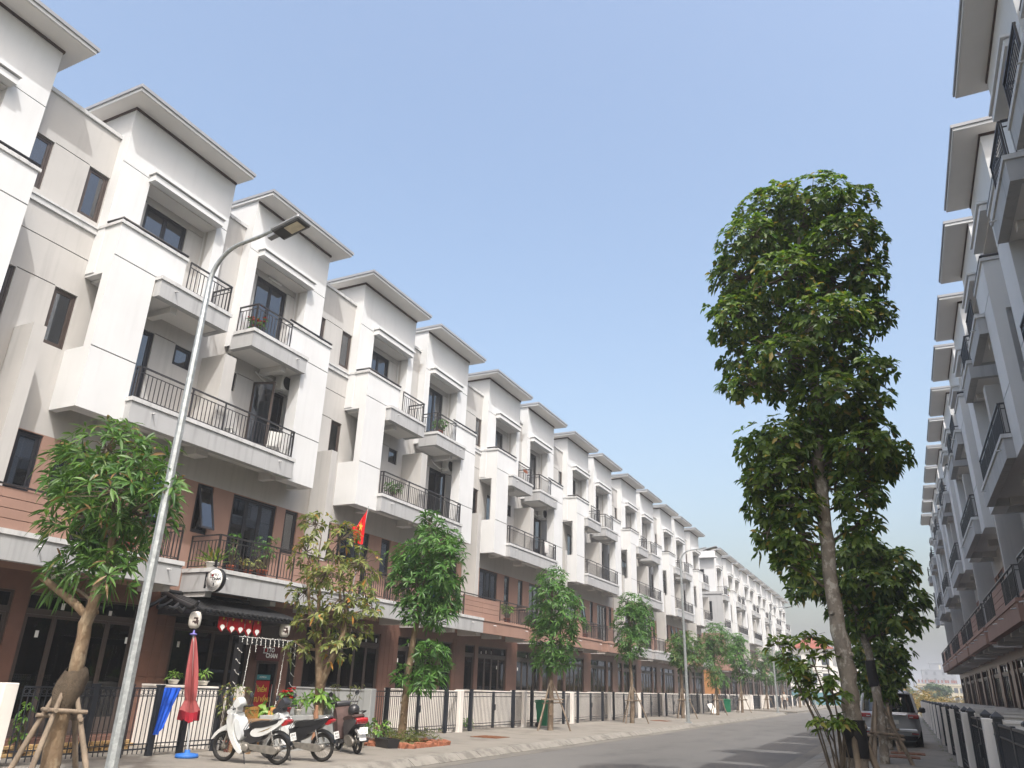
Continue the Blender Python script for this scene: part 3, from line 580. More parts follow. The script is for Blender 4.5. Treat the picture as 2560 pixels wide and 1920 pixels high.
def leaf_cloud(clusters, nl, L, W, droop, rng, spread=1.0):
    """clusters: (pos, axis). whorls of folded, drooping leaves; one mesh, each leaf an island"""
    n = len(clusters)*nl
    pos = np.repeat(np.array([c[0] for c in clusters]), nl, 0); ax = np.repeat(np.array([c[1] for c in clusters]), nl, 0)
    ax = ax/np.linalg.norm(ax, axis=1, keepdims=True)
    ph = np.tile(np.arange(nl)*2*np.pi/nl, len(clusters)) + rng.uniform(0, 6.28, len(clusters)).repeat(nl) + rng.normal(0, .3, n)
    ref = np.where(np.abs(ax[:, 2:3]) > .9, np.array([[1., 0, 0]]), np.array([[0, 0, 1.]]))
    e1 = np.cross(ax, ref); e1 /= np.linalg.norm(e1, axis=1, keepdims=True); e2 = np.cross(ax, e1)
    out = e1*np.cos(ph)[:, None] + e2*np.sin(ph)[:, None]
    lift = rng.uniform(.05, .75, n)[:, None]*spread
    d = out*(1) + ax*lift; d /= np.linalg.norm(d, axis=1, keepdims=True)
    l = (L*rng.uniform(.65, 1.15, n))[:, None]; w_ = (W*rng.uniform(.75, 1.15, n))[:, None]; dr = (droop*rng.uniform(.4, 1.3, n))[:, None]
    side = np.cross(d, ax + rng.normal(0, .35, (n, 3))); side /= np.linalg.norm(side, axis=1, keepdims=True); nrm = np.cross(side, d)
    Z = np.array([[0, 0, 1.]])
    p0 = pos + d*l*.06; m1 = pos + d*l*.45 - Z*dr*l*.18; tip = pos + d*l*.96 - Z*dr*l*.75
    fold = nrm*w_*.22
    vs = np.stack([p0, m1 + side*w_*.5 + fold, m1, m1 - side*w_*.5 + fold, (m1*.42+tip*.58) + side*w_*.34 + fold*.7 + Z*dr*l*.10, (m1*.42+tip*.58) + Z*dr*l*.10, (m1*.42+tip*.58) - side*w_*.34 + fold*.7 + Z*dr*l*.10, tip], 1).reshape(-1, 3)
    q = np.array([[0, 2, 1, 1], [0, 3, 2, 2]])
    tri = np.array([[0, 2, 1], [0, 3, 2], [1, 2, 5], [1, 5, 4], [2, 3, 6], [2, 6, 5], [4, 5, 7], [5, 6, 7]])
    fs = (tri[None] + (np.arange(n)*8)[:, None, None]).reshape(-1, 3)
    return vs, fs
def np_mesh(name, vs, fs, mat, smooth=True):
    me = bpy.data.meshes.new(name); nv, nf = len(vs), len(fs)
    me.vertices.add(nv); me.vertices.foreach_set('co', np.asarray(vs, np.float32).ravel())
    me.loops.add(nf*3); me.loops.foreach_set('vertex_index', np.asarray(fs, np.int32).ravel())
    me.polygons.add(nf); me.polygons.foreach_set('loop_start', np.arange(nf, dtype=np.int32)*3)
    me.polygons.foreach_set('use_smooth', np.full(nf, smooth)); me.update(calc_edges=True); me.validate()
    me.materials.append(MATS[mat]); return me
def blob_points(blobs, dens, rng, inner=.45, rmin=1.0):
    out = []
    for x, y, z, r, rz in blobs:
        ry = r*.92; n = max(6, int(dens*(r*ry*rz)**(2/3)*4.5))
        d = rng.normal(0, 1, (n, 3)); d /= np.linalg.norm(d, axis=1, keepdims=True)
        rr = (inner**3 + (1-inner**3)*rng.random(n))**(1/3)*(1+(rng.random(n) < .14)*rng.uniform(.05, .32, n))
        for k in range(n):
            p = np.array([x, y, z]) + d[k]*rr[k]*np.array([r, ry, rz])
            out.append((p, d[k]*.8 + np.array([0, 0, .55]), np.array([x, y, z])))
    return out
def crooked(a, b, k, amp, rng):
    a, b = np.array(a, float), np.array(b, float); pts = []
    for i in range(k+1):
        t = i/k; p = a+(b-a)*t
        if 0 < i < k: p = p + rng.normal(0, amp, 3)
        pts.append(tuple(p))
    return pts
def tree(name, label, blobs, trunk, radii, dens, nl, L, W, droop, bark, leaf, seed, group, extra=(), fork=None, twigs=.25, inner=.45, knots=True, cat='tree'):
    rng = np.random.default_rng(seed); base = trunk[0]
    t = thing(name, label, cat, (base[0], base[1], base[2]), 0, group); off = np.array(base)
    L0 = lambda p: tuple(np.array(p)-off)
    tr = MB(); pts = []; rs = []
    for i in range(len(trunk)-1):
        for q in range(4):
            f = q/4; p = np.array(trunk[i])*(1-f)+np.array(trunk[i+1])*f
            if pts: p = p + rng.normal(0, radii[i]*.07, 3)
            pts.append(L0(p)); rs.append((radii[i]*(1-f)+radii[i+1]*f)*(1+rng.normal(0, .05)))
    pts.append(L0(trunk[-1])); rs.append(radii[-1]); tr.tube(pts, rs, 12)
    if knots:
        for _ in range(7):
            i = rng.integers(2, len(pts)-2); a = rng.uniform(0, 6.28); p = np.array(pts[i]); r = rs[i]
            q = p + np.array([math.cos(a), math.sin(a), .3])*r*1.25; tr.tube([tuple(p), tuple(q)], [r*.5, r*.3], 6)
    for e, er in extra: tr.tube([L0(p) for p in e], er, 8)
    tr.build('trunk', bark, t)
    br = MB(); cl = blob_points(blobs, dens, rng, inner)
    tp = [np.array(p) for p in pts]
    for x, y, z, r, rz in blobs:
        c = np.array([x, y, z])-off; cand = [p for p in tp if p[2] < c[2]-.15] or [tp[len(tp)//2]]
        s = min(cand, key=lambda p: np.linalg.norm(p-c)+.25*abs(c[2]-p[2]-.5)); r0 = min(radii[-1]*.9, .035+.012*np.linalg.norm(c-s))
        br.tube(crooked(s, c, 4, .05, rng), [r0, r0*.85, r0*.7, r0*.5, r0*.35], 6, smooth=True)
    for p, a, c in cl:
        if rng.random() < twigs:
            m_ = (p+c)/2 + rng.normal(0, .04, 3); br.tube([tuple(c-off), tuple(m_-off), tuple(p-off)], [.012, .009, .004], 4, cap=False)
    b = br.build('branches', 'twig', t); b['kind'] = 'stuff'
    vs, fs = leaf_cloud([(p-off, a) for p, a, c in cl], nl, L, W, droop, rng)
    c = ob('crown', np_mesh('crown', vs, fs, leaf), t); c['kind'] = 'stuff'
    return t
def stakes(loc, z_apex, spread, label, seed, parent=None, zb=.75, n=3, group='timber tree stakes', r=.035, rot=0):
    """timber prop frame round a street tree"""
    rng = random.Random(seed); t = thing('tree_stakes', label, 'stakes', (loc[0], loc[1], .15), 0, group)
    foot = []
    for k in range(n):
        a = rot + 2*math.pi*k/n + rng.uniform(-.15, .15); s = spread*rng.uniform(.85, 1.1)
        f = (math.cos(a)*s, math.sin(a)*s, -.02); p = (math.cos(a)*.09, math.sin(a)*.09, z_apex*rng.uniform(.92, 1.05))
        mid = tuple((f[i]+p[i])/2 + rng.uniform(-.02, .02) for i in range(3))
        m = MB(); m.tube([f, mid, p], [r*1.1, r, r*.85], 7); m.build('stake', 'stake_wood', t); foot.append((f, p))
    for k in range(n):
        (f, p), (f2, p2) = foot[k], foot[(k+1) % n]; q = zb/z_apex
        a = [f[i]*(1-q)+p[i]*q for i in range(3)]; b = [f2[i]*(1-q)+p2[i]*q for i in range(3)]
        d = [(b[i]-a[i])*.22 for i in range(3)]; zo = rng.uniform(-.03, .03)+k*.03
        m = MB(); m.tube([(a[0]-d[0], a[1]-d[1], a[2]+zo), (b[0]+d[0], b[1]+d[1], b[2]+zo)], r*.8, 7); m.build('crossbar', 'stake_wood', t)
    return t
SG = 'street trees on the left pavement'
t = tree('mango_tree', 'near mango tree with a sawn stub and sacking round its trunk, beside the lamp post', BLOBS['t1'],
     [(-11.93, 8.55, .12), (-11.92, 8.55, .93), (-11.82, 8.55, 1.57), (-11.82, 8.55, 2.36), (-11.7, 8.55, 2.99), (-11.63, 8.55, 3.51), (-11.66, 8.55, 4.6)],
     [.145, .125, .11, .10, .082, .065, .04], 30, 9, .31, .055, .55, 'bark_mango', 'leaf_mango', 11, SG, [([(-11.8, 8.55, 2.45), (-12.1, 8.5, 2.66), (-12.49, 8.45, 2.86), (-13.05, 8.4, 3.13)], [.06, .066, .06, .052])], twigs=.3)
m = MB()
prof = []
rng_ = np.random.default_rng(3)
N = 18; rows = 9; vs = []
for j in range(rows):
    for k in range(N):
        a = 2*math.pi*k/N; zz = .95+.075*j; rr = .15+.055*math.sin(math.pi*j/(rows-1))+.018*math.sin(a*3+j*.7)+.012*math.sin(a*7+j)+rng_.normal(0, .008); vs.append((.03+.012*j+rr*math.cos(a), rr*math.sin(a), zz+.035*math.sin(a*2+.5)+.02*math.sin(a*5)))
m.add(vs, [(j*N+k, j*N+(k+1) % N, (j+1)*N+(k+1) % N, (j+1)*N+k) for j in range(rows-1) for k in range(N)], True)
o = m.build('sacking', 'burlap', t)
stakes((-11.88, 8.55), 1.35, .62, 'weathered timber stakes round the near mango tree', 3, zb=.85, r=.042, n=4, rot=.5)
tree('frangipani_tree', 'sparse yellow-leaved tree with a forked trunk standing behind the motorbikes', BLOBS['t2'],
     [(-12.48, 15.5, .6), (-12.52, 15.5, 1.09), (-12.56, 15.5, 1.6), (-12.75, 15.5, 2.4), (-12.8, 15.45, 3.0), (-12.85, 15.4, 3.8)], [.14, .12, .11, .08, .06, .03], 27, 8, .18, .066, .75, 'bark_mango', 'leaf_yellow', 12, SG,
     [([(-12.54, 15.5, 1.5), (-12.22, 15.5, 2.26), (-12.01, 15.5, 2.7), (-12.1, 15.55, 3.6)], [.085, .075, .06, .03]), ([(-12.74, 15.5, 2.3), (-13.0, 15.3, 3.2), (-13.15, 15.2, 4.4)], [.05, .04, .02]), ([(-12.05, 15.5, 2.6), (-12.5, 15.8, 3.6), (-12.7, 15.8, 4.7)], [.05, .035, .02]), ([(-12.7, 15.5, 2.3), (-12.9, 15.2, 2.3), (-13.15, 15.1, 2.45)], [.04, .03, .015])], twigs=.9, inner=.3)
t3 = tree('mango_tree', 'tall leafy mango tree in the brick-edged bed by the pavement', BLOBS['t3']+BLOBS['t3low'],
     [(-11.98, 18.3, .12), (-11.96, 18.3, 1.1), (-11.92, 18.3, 1.79), (-11.83, 18.3, 2.8), (-11.6, 18.3, 4.2), (-11.5, 18.3, 5.3)], [.115, .10, .09, .08, .06, .03], 46, 9, .26, .052, .5, 'bark_mango', 'leaf_mango_b', 13, SG, twigs=.25)
for n_, key, x, y, lab, hs in ((4, 't4', -11.87, 27.9, 'mango tree on timber stakes beside the green bin', 2.4), (5, 't5', -11.75, 37.4, 'slim columnar mango tree on stakes, next beyond the green bin tree', 3.0), (6, 't6', -11.8, 47.3, 'low round mango tree just left of the second lamp post', 3.0),
        (7, 't7', -11.8, 56.9, 'two-tiered mango tree before the orange end wall', 2.0), (8, 't8', -11.85, 66.5, 'mango tree beside the far green bin', 2.6), (9, 't9', -12.5, 84, 'mango tree in front of the second block, nearest the side street', 2.9), (10, 't10', -12.1, 93, 'mango tree behind the third lamp post', 2.9), (11, 't11', -11.7, 104, 'far mango tree beyond the third lamp post', 3.0), (12, 't12', -11.7, 116, 'farthest mango tree of the left pavement', 3.2)):
    zt = max(b[2] for b in BLOBS[key])
    far = y > 60
    tree('mango_tree', lab, BLOBS[key], [(x, y, .12), (x+.03, y, 1.2), (x-.02, y, hs), (x+.03, y, zt)], [.11, .095, .075, .03], 34 if not far else 20, 8, .30 if not far else .36, .058 if not far else .085, .5, 'bark_dark', 'leaf_mango_b' if n_ % 3 else 'leaf_mango', 20+n_, SG, twigs=.12, knots=not far)
    if y < 120: stakes((x, y), 1.55, .75, 'timber stakes round the ' + lab, 30+n_, zb=.95, r=.03, rot=.35)
RG = 'trees on the right pavement'
K = .618
tree('almond_tree', 'tall broad-leaved tree with a bare mottled trunk on the right pavement', BLOBS['r1']+[(-0.14, 13.2, 5.96, 0.39, 0.22), (-0.84, 12.9, 5.94, 0.35, 0.2), (0.04, 13.0, 5.63, 0.34, 0.19), (-1.69, 13.2, 5.22, 0.36, 0.25), (-1.75, 12.9, 4.91, 0.31, 0.23), (-1.73, 13.1, 4.56, 0.31, 0.24), (-1.53, 13.3, 3.89, 0.34, 0.22), (-1.69, 13.0, 4.11, 0.27, 0.2), (-1.38, 13.0, 3.54, 0.3, 0.17), (0.1, 13.3, 5.13, 0.38, 0.22), (-1.07, 13.4, 4.93, 0.35, 0.24), (-1.84, 13.3, 8.56, 0.4, 0.41), (0.45, 13.1, 7.74, 0.24, 0.29), (-0.9, 13.3, 6.47, 0.44, 0.25), (-2.19, 13.1, 7.86, 0.19, 0.22), (0.57, 13.0, 9.12, 0.2, 0.19), (-2.0, 13.1, 9.4, 0.2, 0.2)],
     [(-.775, 13.1, .12), (-.765, 13.1, .78), (-.75, 13.1, 1.34), (-.76, 13.1, 2.0), (-.81, 13.1, 2.8), (-.83, 13.1, 3.65), (-.81, 13.1, 4.68), (-.81, 13.1, 5.2), (-.72, 13.1, 6.34), (-.70, 13.1, 7.46), (-.67, 13.1, 8.7), (-.67, 13.1, 9.7)],
     [.165, .145, .137, .125, .116, .104, .10, .095, .085, .07, .05, .025], 100, 7, .155, .072, .5, 'bark_grey', 'leaf_big', 40, RG, twigs=.22, inner=.5)
tree('almond_tree', 'younger broad-leaved tree with a leaning trunk behind the tall one', BLOBS['r2'],
     [(-.71, 22.6, .12), (-.66, 22.6, 1.13), (-.70, 22.6, 2.08), (-.75, 22.6, 2.8), (-.93, 22.6, 3.6), (-.9, 22.6, 4.9)], [.13, .115, .105, .095, .08, .04], 46, 8, .25, .11, .5, 'bark_grey', 'leaf_big', 41, RG, twigs=.2)
tree('almond_tree', 'dense broad-leaved tree standing behind the silver car', BLOBS['r3'],
     [(-.71, 28.5, .12), (-.52, 28.5, 1.69), (-.4, 28.5, 2.89)], [.10, .09, .05], 46, 8, .25, .11, .5, 'bark_grey', 'leaf_big', 42, RG, twigs=.1)
stakes((-.775, 13.1), 1.12, .5, 'stout timber stakes round the tall mottled trunk', 50, zb=.3, r=.048, rot=.4)
stakes((-.69, 22.6), 1.35, .62, 'timber stakes with a crossbar in front of the silver car', 51, zb=.62, r=.045, rot=.1)
stakes((-.62, 27.6), 1.25, .62, 'timber stakes right behind the silver car', 52, zb=.62, r=.045, rot=.9)
for tn, x, y, pts, r in (('tall', -.775, 13.1, [(.01, 0, .72), (.015, 0, .95), (.02, 0, 1.22)], [.172, .168, .158]), ('young', -.71, 22.6, [(.01, 0, 1.78), (-.02, 0, 2.1), (-.03, 0, 2.4)], [.125, .122, .115])):
    tt = [o for o in col.objects if o.name.startswith('almond_tree') and abs(o.location.y-y) < .1][0]
    m = MB(); m.tube(pts, r, 14); m.build('bark_wrap', 'tape_black', tt)
sr = np.random.default_rng(61)
sh = thing('shrub', 'thin-stemmed leafy shrub at the foot of the tall tree', 'shrub', (-.98, 12.85, .15)); off = np.array((-.98, 12.85, .15))
st = MB(); cl = []
for b_ in BLOBS['shrub']+BLOBS['shrublow']:
    c = np.array(b_[:3]); k0 = np.array((-.98, 12.85, .12)) + sr.normal(0, .04, 3)*np.array((1, 1, 0)); md = (k0+c)/2 + np.array((.10, 0, .1)) + sr.normal(0, .03, 3)
    st.tube([tuple(k0-off), tuple((k0*.5+md*.5)-off), tuple(md-off), tuple(c-off)], [.016, .014, .011, .006], 6)
    for _ in range(9 if b_[3] > .16 else 6):
        d = sr.normal(0, 1, 3); d /= np.linalg.norm(d); p = c + d*np.array((b_[3], b_[3], b_[4]))*.8
        st.tube([tuple(c-off), tuple((c+p)/2-off+np.array((0, 0, .02))), tuple(p-off)], [.006, .005, .003], 5); cl.append((p-off, d*.6+np.array((0, 0, .9))))
st.build('stems', 'twig', sh)
vs, fs = leaf_cloud(cl, 8, .17, .062, .7, sr); q = ob('leaves', np_mesh('leaves', vs, fs, 'leaf_shrub'), sh); q['kind'] = 'stuff'
# ---------------------------------------------------------------- lamp posts
def lamp_meshes():
    D = {}
    m = MB(); m.tube([(0, 0, 0), (0, 0, 4), (0, 0, 7.7)], [.088, .068, .048], 8, smooth=False); D['pole'] = m.mesh('pole', 'galvanised')
    m = MB(); m.box(-.17, .17, -.17, .17, -.02, .02); [m.tube([(sx*.12, sy*.12, .02), (sx*.12, sy*.12, .08)], .014, 6) for sx in (-1, 1) for sy in (-1, 1)]; D['base'] = m.mesh('base_plate', 'galvanised')
    pts = [(0, 0, 7.65)]
    for i in range(9):
        a = rad(180-i*10.2); pts.append((.62+.62*math.cos(a), 0, 7.82+.66*math.sin(a)))
    pts += [(1.0, 0, 8.52), (1.42, 0, 8.60)]
    m = MB(); m.tube(pts, [.046]+[.044-.0012*i for i in range(len(pts)-1)], 10); D['arm'] = m.mesh('arm', 'galvanised')
    M('lamp_grey', (.22, .23, .24), .5, .1, 5, spec=.5); M('lamp_lens', (.62, .57, .44), .25, .15, 8, spec=.5); M('lamp_dark', (.05, .052, .056), .5, .1, 5)
    h = MB(); h.bbox(0, .60, -.17, .17, .0, .07, .02); h.box(-.16, .04, -.05, .05, .0, .06); D['head'] = h.mesh('lamp_head', 'lamp_grey')
    g = MB(); g.box(.03, .575, -.15, .15, -.012, .001)
    D['tray'] = g.mesh('lamp_tray', 'lamp_dark'); g = MB(); g.box(.24, .52, -.10, .10, -.02, -.0125); D['lens'] = g.mesh('lamp_lens', 'lamp_lens')
    g = MB()
    for i in range(20):
        for s in (-1, 1): g.box(.05+i*.026, .062+i*.026, s*.135-.012, s*.135+.012, -.016, -.0122)
    D['fins'] = g.mesh('cooling_fins', 'lamp_grey'); return D
LM = lamp_meshes()
def lamp(x, y, label):
    t = thing('street_lamp', label, 'street lamp', (x, y, .15), 0, 'street lamps')
    ob('pole', LM['pole'], t); ob('base_plate', LM['base'], t); ob('arm', LM['arm'], t)
    h = ob('lamp_head', LM['head'], t, (1.40, 0, 8.44), (0, rad(-12), 0)); ob('lamp_tray', LM['tray'], h); ob('lamp_lens', LM['lens'], h); f = ob('cooling_fins', LM['fins'], h); f['kind'] = 'stuff'
lamp(-9.95, 8.06, 'near galvanised street lamp leaning over the cafe house')
lamp(-9.95, 40.9, 'street lamp in the middle of the left pavement, next beyond the green bin')
lamp(-9.95, 72.2, 'far street lamp at the side street corner')
lamp(-9.95, 104, 'farthest street lamp, its arm showing over the shrub')
# ---------------------------------------------------------------- motorbikes
M('bike_white', (.58, .59, .58), .28, .04, 4, spec=.6); M('bike_black', (.02, .02, .022), .35, .1, 5, spec=.5); M('bike_dark', (.035, .035, .04), .3, .1, 5, spec=.6)
M('rubber', (.022, .021, .020), .8, .2, 20); M('rim_metal', (.42, .41, .40), .35, .1, 10, metal=.8); M('engine_metal', (.24, .225, .20), .5, .25, 12, metal=.5)
M('seat_black', (.016, .016, .017), .6, .1, 10, .2, 80); M('lamp_red', (.30, .012, .015), .15, .1, 8, spec=.8); M('lamp_clear', (.55, .57, .58), .12, .05, 8, spec=.8)
M('plate_white', (.78, .78, .75), .5, .03); M('ink', (.015, .015, .02), .6, 0); M('cover_brown', (.075, .045, .040), .75, .25, 6, .5, 14); M('stripe_gold', (.25, .19, .09), .5, .2, 10)
M('chrome', (.6, .6, .6), .15, 0, metal=1); M('mirror_glass', (.75, .78, .8), .06, 0, metal=1)
WR = .275
def wheel_meshes():
    t = MB(); t.torus(WR-.038, .038, (0, 0, 0), 'y', 32, 8)
    r = MB(); r.lathe([(WR-.062, -.018), (WR-.072, 0), (WR-.062, .018), (WR-.052, .02), (WR-.052, -.02), (WR-.062, -.018)], 32, axis='y')
    s = MB()
    for k in range(24):
        a = 2*math.pi*k/24; s.tube([(.03*math.cos(a+.5), .02*(-1)**k, .03*math.sin(a+.5)), ((WR-.06)*math.cos(a), 0, (WR-.06)*math.sin(a))], .0022, 4, cap=False)
    h = MB(); h.lathe([(.0, -.06), (.035, -.06), (.06, -.04), (.06, .04), (.035, .06), (0, .06)], 16, axis='y')
    a = MB(); a.lathe([(WR-.062, -.02), (WR-.08, -.01), (WR-.08, .01), (WR-.062, .02), (WR-.05, 0), (WR-.062, -.02)], 28, axis='y')
    for k in range(5):
        an = 2*math.pi*k/5; a.tube([(.04*math.cos(an), 0, .04*math.sin(an)), ((WR-.07)*math.cos(an), 0, (WR-.07)*math.sin(an))], [.025, .018], 6, flat=.6)
    return dict(tyre=t.mesh('tyre', 'rubber'), rim=r.mesh('rim', 'rim_metal'), spokes=s.mesh('spokes', 'rim_metal'), hub=h.mesh('hub', 'engine_metal'), alloy=a.mesh('alloy_rim', 'bike_dark'))
WM = wheel_meshes()
def sub(poly, it=2):
    for _ in range(it):
        q = []
        for i in range(len(poly)):
            a, b = poly[i], poly[(i+1) % len(poly)]; q += [(a[0]*.75+b[0]*.25, a[1]*.75+b[1]*.25), (a[0]*.25+b[0]*.75, a[1]*.25+b[1]*.75)]
        poly = q
    return poly
def slab_panel(name, poly, hw, mat, t, ins=.06, it=2, y=0):
    return MB().prism(sub(poly, it), y-hw, y+hw, ins, True).build(name, mat, t)
def motorbike(label, loc, head, kind, plate):
    rz = math.atan2(head[1], head[0]); t = thing('motorbike', label, 'motorbike', (loc[0], loc[1], .152), rz, 'parked motorbikes'); t.rotation_euler = (rad(-5), 0, rz); t.scale = (.94, .94, .94)
    wb = .615 if kind != 'scooter' else .60
    for x in (wb, -wb):
        wl = ob('wheel', WM['tyre'], t, (x, 0, WR))
        if kind == 'scooter': ob('rim', WM['alloy'], wl)
        else: ob('rim', WM['rim'], wl); sp = ob('spokes', WM['spokes'], wl); sp['kind'] = 'stuff'
        ob('hub', WM['hub'], wl)
    body = 'bike_white' if kind == 'white' else 'bike_dark'
    m = MB()
    for y in (-.065, .065): m.tube([(wb, y, WR), (.50, y*.9, .62), (.42, y*.6, .84)], [.024, .022, .02], 8)
    m.build('fork', 'engine_metal', t)
    if kind != 'scooter':
        fc = 'bike_white'
        slab_panel('front_fender', [(.36, .40), (.36, .58), (.48, .72), (.66, .66), (.84, .54), (.94, .38), (.86, .42), (.72, .55), (.58, .59), (.46, .54), (.42, .40)], .06, fc, t, .05, 1)
        slab_panel('leg_shield', [(.52, .88), (.38, .93), (.33, .82), (.35, .62), (.24, .38), (.06, .20), (.14, .17), (.30, .32), (.45, .56)], .20, fc, t, .04, 1)
        slab_panel('inner_shield', [(.35, .86), (.24, .80), (.20, .66), (.14, .50), (.20, .38), (.32, .60)], .15, 'lamp_clear' if kind == 'white' else 'bike_white', t, .05, 1)
        slab_panel('head_cowl', [(.24, 1.06), (.33, 1.22), (.40, 1.17), (.47, 1.03), (.60, .93), (.53, .85), (.40, .86), (.33, .94), (.35, 1.02)], .11, 'bike_white' if kind == 'white' else 'bike_dark', t, .08)
        b = MB(); b.prism(sub([(.50, .99), (.55, .95), (.53, .88), (.48, .88)]), -.075, .075, .1, True); b.build('headlight', 'lamp_clear', t)
        # frame spine and side covers
        slab_panel('centre_cover', [(.22, .50), (.05, .46), (-.05, .60), (-.02, .70), (.10, .60), (.26, .60)], .055, 'bike_black', t, .06)
        slab_panel('side_cover', [(.16, .36), (.02, .33), (-.30, .44), (-.34, .56), (-.12, .62), (0, .56)], .105, 'bike_black', t, .06)
        slab_panel('tail_cowl', [(.02, .56), (-.10, .66), (-.62, .80), (-.80, .88), (-.78, .80), (-.56, .64), (-.28, .50), (-.06, .48)], .115, 'bike_white' if kind == 'white' else 'bike_black', t, .05)
        if kind == 'white':
            for s in (-1, 1): MB().prism([(-.18, .575), (-.30, .60), (-.52, .70), (-.42, .64)], s*.116, s*.118).build('side_stripe', 'stripe_gold', t)
        slab_panel('seat', [(.05, .72), (0, .64), (-.30, .66), (-.60, .74), (-.68, .80), (-.64, .84), (-.45, .82), (-.25, .77), (-.10, .78)], .125, 'seat_black', t, .12)
        e = MB(); e.prism(sub([(.20, .40), (.20, .24), (.0, .20), (-.10, .28), (-.02, .40)]), -.11, .11, .1, True); e.lathe([(0, .11), (.075, .11), (.085, .14), (.06, .16), (0, .16)], 16, (.06, 0, .29), 'y'); e.tube([(.18, 0, .34), (.32, 0, .36)], [.06, .05], 10); e.build('engine', 'engine_metal', t)
        e = MB(); e.prism(sub([(-.02, .36), (-.10, .36), (-.60, .35), (-.68, .30), (-.66, .22), (-.58, .19), (-.1, .25), (-.02, .28)]), .10, .135, .05, True); e.build('chain_case', 'engine_metal', t)
        e = MB(); e.tube([(.22, -.10, .26), (-.1, -.13, .22), (-.35, -.15, .24), (-.85, -.16, .33)], [.02, .022, .045, .045], 10); e.build('exhaust', 'chrome', t)
        e = MB()
        for y in (-.12, .12):
            e.tube([(-.50, y, .62), (-.585, y, .36)], .022, 8)
            for i in range(7): e.torus(.026, .006, (-.51-.011*i, y, .58-.03*i), 'z', 10, 4)
        e.build('shock_absorber', 'chrome', t)
        e = MB(); e.tube([(.10, .10, .24), (-.02, .20, .02), (-.06, .22, .0)], .012, 6); e.tube([(.06, -.16, .23), (.06, .20, .23)], .012, 6); e.build('side_stand', 'bike_black', t)
        slab_panel('rear_fender', [(-.46, .60), (-.62, .63), (-.84, .52), (-.92, .36), (-.88, .36), (-.80, .50), (-.62, .58), (-.46, .55)], .06, 'bike_black', t, .05)
        e = MB(); e.prism(sub([(-.66, .80), (-.86, .84), (-.84, .74), (-.70, .70)]), -.10, .10, .08, True); e.build('tail_light', 'lamp_red', t)
        e = MB(); e.tube([(-.45, -.12, .80), (-.70, -.13, .86), (-.82, 0, .87), (-.70, .13, .86), (-.45, .12, .80)], .012, 6); e.build('grab_rail', 'chrome', t)
        e = MB()
        for i in range(4): e.tube([(.10+i*.045, .04, .74-i*.075), (.20+i*.045, .04, .56-i*.06)], .006, 5); e.tube([(.10+i*.045, -.04, .74-i*.075), (.20+i*.045, -.04, .56-i*.06)], .006, 5)
        e.tube([(.08, .05, .76), (.26, .05, .48)], .007, 5); e.tube([(.08, -.05, .76), (.26, -.05, .48)], .007, 5); e.build('basket_rack', 'chrome', t)
        hz, hx = .99, .36
    else:
        slab_panel('front_fender', [(.36, .40), (.44, .56), (.62, .60), (.80, .50), (.86, .36), (.80, .40), (.62, .52), (.46, .48)], .06, 'bike_dark', t, .05)
        slab_panel('leg_shield', [(.40, 1.0), (.50, .88), (.54, .66), (.44, .40), (.24, .22), (.10, .20), (.10, .25), (.26, .32), (.34, .60), (.32, .95)], .20, 'bike_dark', t, .05)
        slab_panel('floorboard', [(.30, .28), (-.10, .28), (-.12, .20), (.28, .18)], .17, 'bike_black', t, .04)
        slab_panel('rain_cover', [(.40, .96), (.30, 1.0), (.16, .86), (.10, .60), (.05, .30), (.12, .26), (.30, .40), (.38, .70)], .22, 'cover_brown', t, .06)
        slab_panel('head_cowl', [(.30, 1.12), (.44, 1.10), (.52, .98), (.40, .94), (.28, 1.0)], .17, 'bike_dark', t, .1)
        slab_panel('rear_body', [(-.02, .70), (-.10, .35), (-.30, .36), (-.52, .52), (-.86, .66), (-.88, .76), (-.66, .78), (-.3, .74)], .15, 'bike_dark', t, .06)
        slab_panel('seat', [(.02, .74), (-.05, .68), (-.60, .74), (-.72, .80), (-.66, .86), (-.35, .82), (-.15, .80)], .15, 'cover_brown', t, .12)
        e = MB(); e.prism(sub([(-.12, .40), (-.10, .22), (-.45, .14), (-.66, .20), (-.68, .32), (-.40, .42)]), .08, .15, .1, True); e.build('engine', 'engine_metal', t)
        e = MB(); e.tube([(-.2, -.14, .22), (-.80, -.16, .30)], [.045, .05], 10); e.build('exhaust', 'bike_black', t)
        slab_panel('rear_fender', [(-.62, .56), (-.86, .52), (-.98, .30), (-.94, .30), (-.82, .46), (-.62, .50)], .08, 'lamp_clear', t, .05)
        e = MB(); e.prism(sub([(-.70, .78), (-.92, .80), (-.90, .66), (-.74, .64)]), -.14, .14, .08, True); e.build('tail_light', 'lamp_red', t)
        e = MB(); e.tube([(-.55, -.13, .86), (-.80, -.12, .92), (-.86, 0, .93), (-.80, .12, .92), (-.55, .13, .86)], .016, 6); e.build('grab_rail', 'bike_black', t)
        e = MB(); e.tube([(.0, .10, .22), (-.06, .2, .0)], .014, 6); e.build('side_stand', 'bike_black', t)
        e = MB(); e.lathe([(0, -.10), (.12, -.10), (.14, -.02), (.12, .07), (.06, .12), (0, .13)], 16, (-.30, -.02, .93)); e.build('helmet', 'bike_black', t)
        hz, hx = 1.06, .34
    e = MB(); e.tube([(hx-.10, .33, hz+.02), (hx, .18, hz+.02), (hx+.02, 0, hz-.02), (hx, -.18, hz+.02), (hx-.10, -.33, hz+.02)], .013, 8)
    e.tube([(hx-.10, .34, hz+.02), (hx-.05, .22, hz+.02)], .019, 8); e.tube([(hx-.10, -.34, hz+.02), (hx-.05, -.22, hz+.02)], .019, 8)
    for s in (-1, 1): e.tube([(hx, s*.22, hz+.03), (hx+.07, s*.30, hz+.0)], .006, 5)
    e.build('handlebar', 'bike_black', t)
